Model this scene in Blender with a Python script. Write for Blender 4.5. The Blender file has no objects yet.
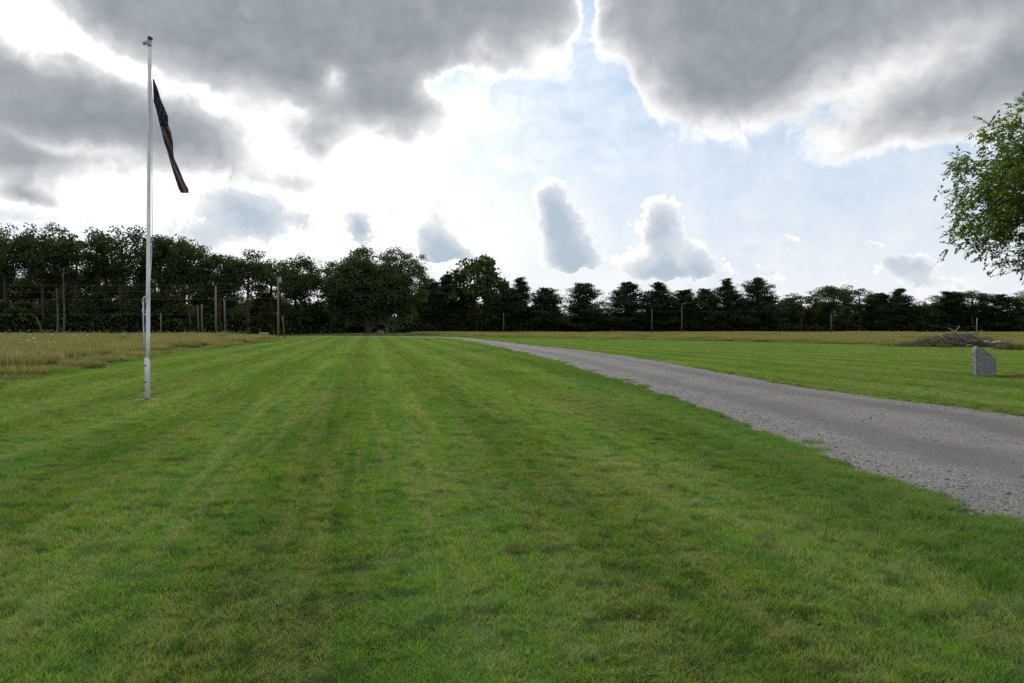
import bpy, math, random
import numpy as np
from mathutils import Vector, Matrix, Euler

R = math.radians
scene = bpy.context.scene
COL = scene.collection

# ------------------------------------------------------------------ camera
CAM_H, FPX, W, H_IMG, HORIZON = 1.6, 784.0, 1024, 683, 327.0
PITCH = math.atan((341.5 - HORIZON) / FPX)
cam_d = bpy.data.cameras.new("camera")
cam = bpy.data.objects.new("camera", cam_d)
COL.objects.link(cam)
cam.location = (0, 0, CAM_H)
cam.rotation_euler = (math.pi / 2 - PITCH, 0, 0)
cam_d.sensor_width = 36.0
cam_d.lens = FPX / W * 36.0
cam_d.clip_start, cam_d.clip_end = 0.05, 6000
scene.camera = cam


def ray(px, py):
    a, b = (px - 512) / FPX, -(py - 341.5) / FPX
    c, s = math.cos(PITCH), math.sin(PITCH)
    return Vector((a, c + b * s, -s + b * c))


def gp(px, py):                      # pixel -> ground point
    d = ray(px, py)
    t = CAM_H / -d.z
    return (d.x * t, d.y * t)


def zat(py, dist):                   # height seen at image row py at this distance
    d = ray(512, py)
    return CAM_H + d.z / d.y * dist


def xrow(px, py, dist):
    d = ray(px, py)
    return d.x / d.y * dist


def xat(px, dist):
    return (px - 512) / FPX * dist


# ------------------------------------------------------------------ node helper
class NT:
    def __init__(self, tree):
        self.t = tree
        self.n = tree.nodes

    def new(self, kind, **kw):
        nd = self.n.new(kind)
        for k, v in kw.items():
            setattr(nd, k, v)
        return nd

    def put(self, sock, v):
        if isinstance(v, bpy.types.NodeSocket):
            self.t.links.new(v, sock)
        else:
            sock.default_value = v

    def m(self, op, a, b=None, c=None, clamp=False):
        nd = self.new("ShaderNodeMath", operation=op, use_clamp=clamp)
        self.put(nd.inputs[0], a)
        if b is not None:
            self.put(nd.inputs[1], b)
        if c is not None:
            self.put(nd.inputs[2], c)
        return nd.outputs[0]

    def v(self, op, a, b=None, out=0):
        nd = self.new("ShaderNodeVectorMath", operation=op)
        self.put(nd.inputs[0], a)
        if b is not None:
            self.put(nd.inputs[1], b)
        return nd.outputs[out]

    def vscale(self, a, s):
        nd = self.new("ShaderNodeVectorMath", operation="SCALE")
        self.put(nd.inputs[0], a)
        self.put(nd.inputs["Scale"], s)
        return nd.outputs[0]

    def xyz(self, x, y, z):
        nd = self.new("ShaderNodeCombineXYZ")
        for i, q in enumerate((x, y, z)):
            self.put(nd.inputs[i], q)
        return nd.outputs[0]

    def sep(self, v):
        nd = self.new("ShaderNodeSeparateXYZ")
        self.put(nd.inputs[0], v)
        return nd.outputs

    def noise(self, vec, scale, detail=4, rough=0.55, dist=0.0, color=False):
        nd = self.new("ShaderNodeTexNoise")
        self.put(nd.inputs["Vector"], vec)
        nd.inputs["Scale"].default_value = scale
        nd.inputs["Detail"].default_value = detail
        nd.inputs["Roughness"].default_value = rough
        nd.inputs["Distortion"].default_value = dist
        return nd.outputs[1 if color else 0]

    def voro(self, vec, scale, feature="F1", out=0):
        nd = self.new("ShaderNodeTexVoronoi", feature=feature)
        self.put(nd.inputs["Vector"], vec)
        nd.inputs["Scale"].default_value = scale
        return nd.outputs[out]

    def mix(self, f, a, b):
        nd = self.new("ShaderNodeMix", data_type="RGBA", clamp_factor=True)
        self.put(nd.inputs[0], f)
        self.put(nd.inputs[6], a if isinstance(a, bpy.types.NodeSocket) else (*a, 1))
        self.put(nd.inputs[7], b if isinstance(b, bpy.types.NodeSocket) else (*b, 1))
        return nd.outputs[2]

    def mulc(self, a, f):            # colour times value
        nd = self.new("ShaderNodeVectorMath", operation="SCALE")
        self.put(nd.inputs[0], a)
        self.put(nd.inputs["Scale"], f)
        return nd.outputs[0]

    def step(self, x, a, b):         # smoothstep
        nd = self.new("ShaderNodeMapRange", interpolation_type="SMOOTHSTEP")
        self.put(nd.inputs[0], x)
        nd.inputs[1].default_value, nd.inputs[2].default_value = a, b
        return nd.outputs[0]

    def lin(self, x, a, b, c=0.0, d=1.0):
        nd = self.new("ShaderNodeMapRange")
        self.put(nd.inputs[0], x)
        for i, q in enumerate((a, b, c, d)):
            nd.inputs[1 + i].default_value = q
        return nd.outputs[0]

    def ramp(self, x, stops):
        nd = self.new("ShaderNodeValToRGB")
        self.put(nd.inputs[0], x)
        e = nd.color_ramp.elements
        while len(e) < len(stops):
            e.new(0.5)
        for el, (p, c) in zip(e, stops):
            el.position = p
            el.color = (*c, 1)
        return nd.outputs[0]


# ------------------------------------------------------------------ world: sky and clouds
SUN_AZ, SUN_EL = -14.0, 36.0         # in front of the camera, a little left, behind cloud
world = bpy.data.worlds.new("World")
scene.world = world
world.use_nodes = True
wt = world.node_tree
wt.nodes.clear()
n = NT(wt)
STRENGTH = 0.1
sky = n.new("ShaderNodeTexSky", sky_type="NISHITA")
sky.sun_disc = False
sky.sun_elevation = R(SUN_EL)
sky.sun_rotation = R(SUN_AZ)
sky.air_density, sky.dust_density, sky.ozone_density = 1.0, 1.5, 1.0
tc = n.new("ShaderNodeTexCoord")
D = n.v("NORMALIZE", tc.outputs["Generated"])
dx, dy, dz = n.sep(D)
az = n.m("MULTIPLY", n.m("ARCTAN2", dx, dy), 57.29578)
el = n.m("MULTIPLY", n.m("ARCSINE", dz), 57.29578)
P = n.xyz(az, el, 0.0)
front = n.step(n.m("ABSOLUTE", az), 62.0, 40.0)      # where the picked-out clouds lie
front = n.m("MULTIPLY", front, n.step(el, 40.0, 26.0))
# slow and fine cloud billows, as a field over the directions of the sky
wq = n.v("SUBTRACT", n.noise(n.vscale(P, 0.11), 1.0, 4, 0.55, color=True), (0.5, 0.5, 0.5))
PW = n.v("ADD", P, n.vscale(wq, 7.0))
PD = n.v("ADD", n.v("ADD", P, n.vscale(wq, 2.2)), n.vscale(n.v("SUBTRACT", n.noise(n.vscale(P, 0.35), 1.0, 4, 0.6, color=True), (0.5, 0.5, 0.5)), 2.0))
wq2 = n.v("SUBTRACT", n.noise(n.vscale(P, 0.45), 1.0, 5, 0.6, color=True), (0.5, 0.5, 0.5))
PB = n.v("ADD", P, n.vscale(wq2, 2.1))
fb = n.noise(n.v("MULTIPLY", PW, (0.10, 0.15, 1)), 1.0, 4, 0.56)
fb2 = n.noise(n.v("MULTIPLY", PW, (0.30, 0.42, 1)), 1.0, 4, 0.58)
fine = n.noise(n.v("MULTIPLY", PB, (0.75, 0.9, 1)), 1.0, 6, 0.6)


def sky_dir(px, py):
    d = ray(px, py)
    return math.degrees(math.atan2(d.x, d.y)), math.degrees(math.asin(d.z / d.length))


def vmadd(a, b, c):
    nd = n.new("ShaderNodeVectorMath", operation="MULTIPLY_ADD")
    for i_, q_ in enumerate((a, b, c)):
        n.put(nd.inputs[i_], q_)
    return nd.outputs[0]


def blob_sum(pos, blobs):
    """sum of soft ellipses over the directions of the sky; a chain, so the shader needs little memory"""
    total = None
    pos = vmadd(pos, (1, 1, 0), (0, 0, 1))
    for (px, py, rx, ry, rot, w) in blobs:
        a, e = sky_dir(px, py)
        k = 57.3 / FPX
        ra, rb = rx * k * math.cos(R(a)) ** 1.5, ry * k
        p_ = pos if total is None else vmadd(total, (1e-7, 1e-7, 0), pos)
        if abs(rot) < 1:
            d_ = vmadd(p_, (1 / ra, 1 / rb, 0), (-a / ra, -e / rb, 0))
            q = n.v("DOT_PRODUCT", d_, d_, out=1)
        else:
            c_, s_ = math.cos(R(rot)), math.sin(R(rot))
            u_ = n.v("DOT_PRODUCT", p_, (c_ / ra, s_ / ra, -(c_ * a + s_ * e) / ra), out=1)
            v_ = n.v("DOT_PRODUCT", p_, (-s_ / rb, c_ / rb, (s_ * a - c_ * e) / rb), out=1)
            q = n.m("MULTIPLY_ADD", u_, u_, n.m("MULTIPLY", v_, v_))
        g = n.m("POWER", 0.36788, q)
        total = n.m("MULTIPLY", g, w) if total is None else n.m("MULTIPLY_ADD", g, w, total)
    return total


# big grey decks (pixel centre, pixel radii, tilt, weight)
DECK = [
    (120, -8, 80, 42, -8, 1.0), (235, 28, 120, 62, -14, 1.1), (345, 38, 115, 74, -8, 1.1), (392, 100, 40, 36, 0, 0.75),
    (470, 12, 110, 56, 6, 1.0), (545, 40, 46, 60, 0, 0.5), (520, 80, 50, 24, 0, 0.3),
    (20, 92, 80, 36, -6, 0.95), (110, 112, 90, 42, -14, 1.0), (198, 144, 62, 32, -12, 0.9),
    (20, 156, 62, 20, -6, 0.85), (28, 193, 24, 9, 0, 0.9), (318, 140, 26, 24, 30, 0.62), (295, 182, 40, 11, 0, 0.55),
    (655, 6, 66, 48, 0, 0.9), (722, 66, 84, 52, 0, 1.1), (815, 24, 140, 58, 8, 1.15), (970, -8, 110, 36, 12, 0.7),
    (912, 118, 92, 30, 14, 0.95), (1012, 86, 74, 32, 12, 0.85), (1090, 40, 80, 80, 0, 1.0),
    (-90, 70, 110, 90, 0, 1.0), (250, -110, 260, 80, 0, 1.0), (800, -110, 260, 80, 0, 1.0),
]
CUT = [(333, 76, 14, 17, 0, 0.95), (455, 98, 60, 16, -14, 0.3), (300, 112, 30, 10, -14, 0.3), (584, 6, 18, 55, -8, 0.95), (612, 85, 22, 40, -14, 0.5),
       (925, 60, 110, 12, 17, 0.05), (130, 68, 100, 16, -22, 0.5), (500, 92, 66, 18, -8, 0.65), (542, 54, 22, 28, 0, 0.6), (440, 82, 22, 10, 20, 0.45), (480, 50, 16, 8, 0, 0.25), (660, 30, 22, 40, 20, 0.3), (30, 40, 40, 18, 0, 0.3), (60, 140, 70, 8, -6, 0.45), (212, 100, 18, 10, -30, 0.3), (30, 30, 40, 40, 0, 0.35)]
dA = n.m("SUBTRACT", n.m("MINIMUM", blob_sum(PD, DECK), 1.5), blob_sum(PD, CUT))
dA = n.m("ADD", dA, n.m("MULTIPLY", n.m("SUBTRACT", fb, 0.5), 0.75))
dA = n.m("ADD", dA, n.m("MULTIPLY", n.m("SUBTRACT", fb2, 0.5), 0.5))
dA = n.m("ADD", dA, n.m("MULTIPLY", n.m("SUBTRACT", fine, 0.5), 0.13))
dA = n.m("SUBTRACT", dA, 0.36)
# the rest of the sky (overhead and behind): broken cloud from the same billows
dR = n.m("MULTIPLY", n.m("SUBTRACT", fb, 0.44), 3.2)
dA = n.m("ADD", n.m("MULTIPLY", dA, front), n.m("MULTIPLY", dR, n.m("SUBTRACT", 1.0, front)))

# heaped clouds low over the trees
HEAP = [
    (571, 263, 31, 6, 0, 0.8), (666, 272, 54, 6, 0, 0.8),
    (549, 190, 18, 17, 0, 1.15), (553, 210, 21, 18, 0, 1.05), (562, 231, 24, 18, 0, 1.1), (570, 252, 29, 14, 0, 1.3),
    (656, 208, 17, 16, 0, 1.1), (660, 228, 22, 15, 0, 1.0), (656, 250, 30, 14, 0, 0.9), (667, 265, 50, 11, 0, 1.25), (699, 250, 15, 15, 0, 0.95),
    (433, 232, 22, 19, 0, 1.25), (441, 248, 24, 13, 0, 1.2), (437, 200, 30, 11, 0, 0.62),
    (350, 212, 16, 13, 0, 1.0), (364, 230, 16, 20, 10, 0.85), (232, 205, 38, 24, 0, 1.1), (272, 222, 34, 22, 0, 0.95), (205, 238, 34, 16, 0, 0.8), (470, 255, 18, 9, 0, 0.6), (440, 186, 16, 10, 0, 0.5),
    (95, 218, 20, 14, 0, 0.5), (15, 216, 30, 12, 0, 0.75), (62, 232, 22, 12, 0, 0.6), (160, 226, 24, 14, 0, 0.55), (310, 222, 14, 12, 0, 0.5), (392, 205, 16, 9, 0, 0.5), (490, 215, 14, 8, 0, 0.45),
    (792, 238, 13, 7, 0, 0.66), (865, 243, 17, 7, 0, 0.68), (916, 266, 28, 11, 0, 1.15), (890, 261, 15, 8, 0, 0.6), (930, 282, 36, 7, 0, 0.7),
    (772, 272, 22, 10, 0, 0.75), (838, 281, 24, 6, 0, 0.5), (732, 240, 14, 5, 0, 0.4), (960, 290, 40, 6, 0, 0.5),
    (1080, 262, 40, 14, 0, 0.9), (-60, 225, 40, 22, 0, 0.9),
]
dBm = blob_sum(PB, HEAP[:15])
dB = n.m("ADD", dBm, blob_sum(PB, HEAP[15:]))
puff = n.m("ABSOLUTE", n.m("MULTIPLY_ADD", n.noise(n.v("MULTIPLY", PB, (0.62, 0.75, 1)), 1.0, 2, 0.5), 2.0, -1.0))
puff2 = n.m("ABSOLUTE", n.m("MULTIPLY_ADD", n.noise(n.v("MULTIPLY", PB, (1.7, 1.9, 1)), 1.0, 2, 0.5), 2.0, -1.0))
puffs = n.m("ADD", n.m("MULTIPLY", puff, 0.9), n.m("MULTIPLY", puff2, 0.9))
dB = n.m("ADD", dB, n.m("MULTIPLY", n.m("SUBTRACT", fine, 0.5), 1.0))
dB = n.m("ADD", dB, n.m("SUBTRACT", n.m("MULTIPLY", puffs, 0.85), 0.26))
dB = n.m("SUBTRACT", dB, 0.5)
dB = n.m("MULTIPLY", dB, front)
dBs = blob_sum(n.v("ADD", PB, (-0.5, 0.95, 0.0)), HEAP[:15])      # the same heaps a step towards the sun

# clear sky: the Nishita sky, whitened by thin cloud near the sun and the horizon
skyc = n.mulc(sky.outputs[0], STRENGTH)
glare = n.m("EXPONENT", n.m("MULTIPLY", blob_sum(P, [(330, 150, 330, 210, 0, 1.0)]), 1.0))
glow = blob_sum(P, [(245, 155, 210, 74, 0, 0.75), (430, 240, 150, 36, 0, 0.3), (110, 70, 220, 90, 0, 0.5)])
hz = n.m("EXPONENT", n.m("MULTIPLY", n.m("MAXIMUM", el, 0.0), -0.115))
veil = n.m("ADD", n.m("MULTIPLY", glow, 0.9), n.m("MULTIPLY", hz, 0.84))
veil = n.m("ADD", veil, n.m("MULTIPLY", n.m("SUBTRACT", fb2, 0.5), 0.72), clamp=True)
clear = n.mix(0.85, skyc, (0.55, 0.69, 0.87))
blaze = n.m("MULTIPLY_ADD", blob_sum(P, [(240, 0, 330, 130, 0, 1.0), (250, -200, 400, 260, 0, 1.0)]), 1.0, 1.0)     # the veil burns out round the hidden sun
clear = n.mix(veil, clear, n.mulc(n.xyz(1.03, 1.02, 1.01), blaze))
SH = n.v("ADD", PW, (-1.0, 1.4, 0.0))                  # a step towards the sun: billows facing it are lighter
fb2s = n.noise(n.v("MULTIPLY", SH, (0.30, 0.42, 1)), 1.0, 3, 0.58)
fines = n.noise(n.v("MULTIPLY", n.v("ADD", PB, (-0.45, 0.6, 0.0)), (0.75, 0.9, 1)), 1.0, 4, 0.6)
relA = n.m("SUBTRACT", fb2, fb2s)
relB = n.m("SUBTRACT", fine, fines)
colA = n.ramp(n.m("MULTIPLY", n.m("ADD", dA, n.m("MULTIPLY", relA, -0.4)), 0.52),
              [(0.0, (1.04, 1.04, 1.04)), (0.10, (0.86, 0.87, 0.88)), (0.24, (0.62, 0.635, 0.655)), (0.42, (0.43, 0.455, 0.49)),
               (0.64, (0.305, 0.335, 0.375)), (1.0, (0.20, 0.225, 0.26))])
thin = n.step(dA, 0.35, 0.0)
colA = n.mulc(colA, n.m("MULTIPLY_ADD", relA, 0.22, 1.0))
colA = n.mulc(colA, n.m("ADD", 1.0, n.m("MULTIPLY", n.m("MULTIPLY", thin, 0.35), n.m("SUBTRACT", blaze, 1.0))))
litB = n.m("ADD", n.m("SUBTRACT", dBm, dBs), n.m("ADD", n.m("MULTIPLY", relB, 1.1), n.m("SUBTRACT", n.m("MULTIPLY", puffs, 1.15), 0.34)))
colB = n.ramp(n.m("SUBTRACT", n.m("MULTIPLY", dB, 0.9), n.m("MULTIPLY", litB, 0.52)), [(0.0, (1.05, 1.05, 1.05)), (0.12, (0.90, 0.92, 0.94)), (0.32, (0.70, 0.75, 0.81)), (0.85, (0.47, 0.56, 0.65))])
mixd = n.mix(n.m("MULTIPLY", n.step(dB, 0.0, 0.07), 0.97), clear, colB)
mixd = n.mix(n.step(dA, -0.10, 0.16), mixd, colA)
# below the horizon
mixd = n.mix(n.step(el, -0.5, -3.0), mixd, (0.10, 0.12, 0.07))
bg = n.new("ShaderNodeBackground")
n.put(bg.inputs[0], n.mulc(mixd, 1.0 / STRENGTH))
bg.inputs[1].default_value = STRENGTH
world.cycles.sampling_method = "MANUAL"
world.cycles.sample_map_resolution = 512
wo = n.new("ShaderNodeOutputWorld")
wt.links.new(bg.outputs[0], wo.inputs[0])

sun_d = bpy.data.lights.new("sun", "SUN")
sun = bpy.data.objects.new("sun", sun_d)
COL.objects.link(sun)
sun_d.energy = 2.5
sun_d.angle = R(12)
sun_d.color = (1.0, 0.95, 0.86)
sd = Vector((math.sin(R(SUN_AZ)) * math.cos(R(SUN_EL)), math.cos(R(SUN_AZ)) * math.cos(R(SUN_EL)), math.sin(R(SUN_EL))))
sun.rotation_euler = sd.to_track_quat("Z", "Y").to_euler()

vs = scene.view_settings
vs.view_transform, vs.look, vs.exposure, vs.gamma = "Standard", "None", 0.0, 1.0
vs.use_curve_mapping = False
cy = scene.cycles
cy.use_denoising = False              # keeps the grass and leaves crisp
cy.sample_clamp_indirect = 3.0
cy.max_bounces, cy.diffuse_bounces, cy.glossy_bounces, cy.transmission_bounces = 4, 2, 1, 3

# ------------------------------------------------------------------ numpy helpers
rng = np.random.default_rng(7)


def hash2(ix, iy, s):
    v = np.sin(ix * 127.1 + iy * 311.7 + s * 74.7) * 43758.5453
    return v - np.floor(v)


def vnoise(x, y, s=0):
    x, y = np.asarray(x, float), np.asarray(y, float)
    ix, iy = np.floor(x), np.floor(y)
    fx, fy = x - ix, y - iy
    fx, fy = fx * fx * (3 - 2 * fx), fy * fy * (3 - 2 * fy)
    a, b = hash2(ix, iy, s), hash2(ix + 1, iy, s)
    c, d = hash2(ix, iy + 1, s), hash2(ix + 1, iy + 1, s)
    return (a * (1 - fx) + b * fx) * (1 - fy) + (c * (1 - fx) + d * fx) * fy


def fbm(x, y, s=0, o=3):
    t, a, k = 0, 0.5, 1.0
    for i in range(o):
        t = t + a * vnoise(np.asarray(x) * k, np.asarray(y) * k, s + i)
        a, k = a * 0.5, k * 2.03
    return t / (1 - 0.5 ** o)


def height(x, y):
    d = np.hypot(x, y)
    return (fbm(np.asarray(x) / 9.0, np.asarray(y) / 9.0, 3, 2) - 0.5) * 0.09 * np.clip((60 - d) / 40, 0, 1)


def mesh_np(name, verts, faces, mats, parent=None, attrs=None, smooth=False, fmat=None):
    """faces: (N,3) or (N,4) array, or a list of arrays of them"""
    if not isinstance(faces, list):
        faces = [faces]
    me = bpy.data.meshes.new(name)
    verts = np.asarray(verts, np.float32)
    me.vertices.add(len(verts))
    me.vertices.foreach_set("co", verts.ravel())
    tot = sum(f.size for f in faces)
    nf = sum(len(f) for f in faces)
    me.loops.add(tot)
    me.polygons.add(nf)
    me.loops.foreach_set("vertex_index", np.concatenate([f.ravel() for f in faces]).astype(np.int32))
    sizes = np.concatenate([np.full(len(f), f.shape[1]) for f in faces])
    me.polygons.foreach_set("loop_start", np.concatenate([[0], np.cumsum(sizes)[:-1]]).astype(np.int32))
    if smooth:
        me.polygons.foreach_set("use_smooth", np.ones(nf, bool))
    for m in (mats if isinstance(mats, (list, tuple)) else [mats]):
        me.materials.append(m)
    if fmat is not None:
        me.polygons.foreach_set("material_index", np.asarray(fmat, np.int32))
    for k, v in (attrs or {}).items():
        at = me.attributes.new(k, "FLOAT", "POINT")
        at.data.foreach_set("value", np.asarray(v, np.float32))
    me.update(calc_edges=True)
    ob = bpy.data.objects.new(name, me)
    COL.objects.link(ob)
    if parent:
        ob.parent = parent
    return ob


class MB:
    """collects tubes, boxes and lathes for ONE mesh object"""
    def __init__(self):
        self.v, self.q, self.t, self.n, self.mi = [], [], [], 0, []

    def add(self, v, q=None, t=None, mi=0):
        v = np.asarray(v, float).reshape(-1, 3)
        self.v.append(v)
        if q is not None and len(q):
            self.q.append((np.asarray(q) + self.n, mi))
        if t is not None and len(t):
            self.t.append((np.asarray(t) + self.n, mi))
        self.n += len(v)

    def tube(self, pts, rad, seg=7, cap=True, mi=0):
        pts = np.asarray(pts, float)
        k = len(pts)
        rad = np.broadcast_to(np.asarray(rad, float), (k,))
        tan = np.gradient(pts, axis=0)
        tan /= np.linalg.norm(tan, axis=1, keepdims=True) + 1e-9
        ref = np.array([0, 0, 1.0]) if abs(tan[0][2]) < 0.9 else np.array([1.0, 0, 0])
        ang = np.linspace(0, 2 * np.pi, seg, endpoint=False)
        rows = []
        for i in range(k):
            a = np.cross(tan[i], ref)
            a /= np.linalg.norm(a) + 1e-9
            b = np.cross(tan[i], a)
            rows.append(pts[i] + rad[i] * (np.cos(ang)[:, None] * a + np.sin(ang)[:, None] * b))
        v = np.concatenate(rows)
        i, j = np.meshgrid(np.arange(k - 1), np.arange(seg), indexing="ij")
        j2 = (j + 1) % seg
        q = np.stack([i * seg + j, i * seg + j2, (i + 1) * seg + j2, (i + 1) * seg + j], -1).reshape(-1, 4)
        t = []
        if cap:
            v = np.concatenate([v, pts[[0]], pts[[-1]]])
            for s in range(seg):
                t.append((k * seg, (s + 1) % seg, s))
                t.append((k * seg + 1, (k - 1) * seg + s, (k - 1) * seg + (s + 1) % seg))
        self.add(v, q, t, mi)
        return self

    def box(self, c, s, rz=0.0, mi=0):
        c, s = np.asarray(c, float), np.asarray(s, float) / 2
        v = np.array([[x, y, z] for z in (-1, 1) for y in (-1, 1) for x in (-1, 1)], float) * s
        cz, sz = math.cos(rz), math.sin(rz)
        v = v @ np.array([[cz, sz, 0], [-sz, cz, 0], [0, 0, 1]]) + c
        q = [(0, 2, 3, 1), (4, 5, 7, 6), (0, 1, 5, 4), (2, 6, 7, 3), (0, 4, 6, 2), (1, 3, 7, 5)]
        self.add(v, q, mi=mi)
        return self

    def lathe(self, prof, c=(0, 0, 0), seg=20, mi=0):
        prof = np.asarray(prof, float)
        ang = np.linspace(0, 2 * np.pi, seg, endpoint=False)
        v = np.stack([np.outer(prof[:, 0], np.cos(ang)), np.outer(prof[:, 0], np.sin(ang)),
                      np.repeat(prof[:, 1:2], seg, 1)], -1).reshape(-1, 3) + np.asarray(c)
        k = len(prof)
        i, j = np.meshgrid(np.arange(k - 1), np.arange(seg), indexing="ij")
        j2 = (j + 1) % seg
        q = np.stack([i * seg + j, i * seg + j2, (i + 1) * seg + j2, (i + 1) * seg + j], -1).reshape(-1, 4)
        self.add(v, q, mi=mi)
        return self

    def build(self, name, mats, parent=None, smooth=True):
        faces, fm = [], []
        for lst in (self.q, self.t):
            if lst:
                faces.append(np.concatenate([a for a, _ in lst]))
                fm.append(np.concatenate([np.full(len(a), m) for a, m in lst]))
        return mesh_np(name, np.concatenate(self.v), faces, mats, parent, smooth=smooth, fmat=np.concatenate(fm))


def thing(name, label, cat, loc=(0, 0, 0), rz=0.0, group=None):
    o = bpy.data.objects.new(name, None)
    o.empty_display_size = 0.3
    COL.objects.link(o)
    o.location = loc
    o.rotation_euler = (0, 0, rz)
    return tag(o, label, cat, group)


def tag(o, label, cat, group=None):
    o["label"], o["category"] = label, cat
    if group:
        o["group"] = group
    return o


def kind(o, k, label=None):
    o["kind"] = k
    if label:
        o["label"] = label
    return o


# ------------------------------------------------------------------ materials
def material(name):
    m = bpy.data.materials.new(name)
    m.use_nodes = True
    m.node_tree.nodes.clear()
    return m, NT(m.node_tree)


def surface(nt, sh):
    o = nt.new("ShaderNodeOutputMaterial")
    nt.t.links.new(sh, o.inputs[0])


def principled(nt, color, rough=0.8, bump=None, bump_d=0.02, spec=0.3, metal=0.0):
    p = nt.new("ShaderNodeBsdfPrincipled")
    nt.put(p.inputs["Base Color"], color if isinstance(color, bpy.types.NodeSocket) else (*color, 1))
    nt.put(p.inputs["Roughness"], rough)
    p.inputs["Specular IOR Level"].default_value = spec
    p.inputs["Metallic"].default_value = metal
    if bump is not None:
        b = nt.new("ShaderNodeBump")
        b.inputs["Distance"].default_value = bump_d
        nt.put(b.inputs["Height"], bump)
        nt.t.links.new(b.outputs[0], p.inputs["Normal"])
    return p.outputs[0]


def leafy(nt, color, trans=0.35, gloss=0.12, rough=0.45):
    d = nt.new("ShaderNodeBsdfDiffuse")
    t = nt.new("ShaderNodeBsdfTranslucent")
    g = nt.new("ShaderNodeBsdfGlossy")
    nt.put(d.inputs[0], color)
    nt.put(t.inputs[0], nt.v("MULTIPLY", color, (1.25, 1.3, 0.55)))
    g.inputs["Roughness"].default_value = rough
    g.inputs["Color"].default_value = (0.35, 0.38, 0.36, 1)
    a = nt.new("ShaderNodeMixShader")
    a.inputs[0].default_value = trans
    nt.t.links.new(d.outputs[0], a.inputs[1])
    nt.t.links.new(t.outputs[0], a.inputs[2])
    b = nt.new("ShaderNodeMixShader")
    b.inputs[0].default_value = gloss
    nt.t.links.new(a.outputs[0], b.inputs[1])
    nt.t.links.new(g.outputs[0], b.inputs[2])
    return b.outputs[0]


def attr(nt, name):
    a = nt.new("ShaderNodeAttribute")
    a.attribute_name = name
    return a.outputs["Fac"]


MOW = (0.984, 0.179)                 # across the mowing passes
STONE_XY = gp(984, 377)


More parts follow.
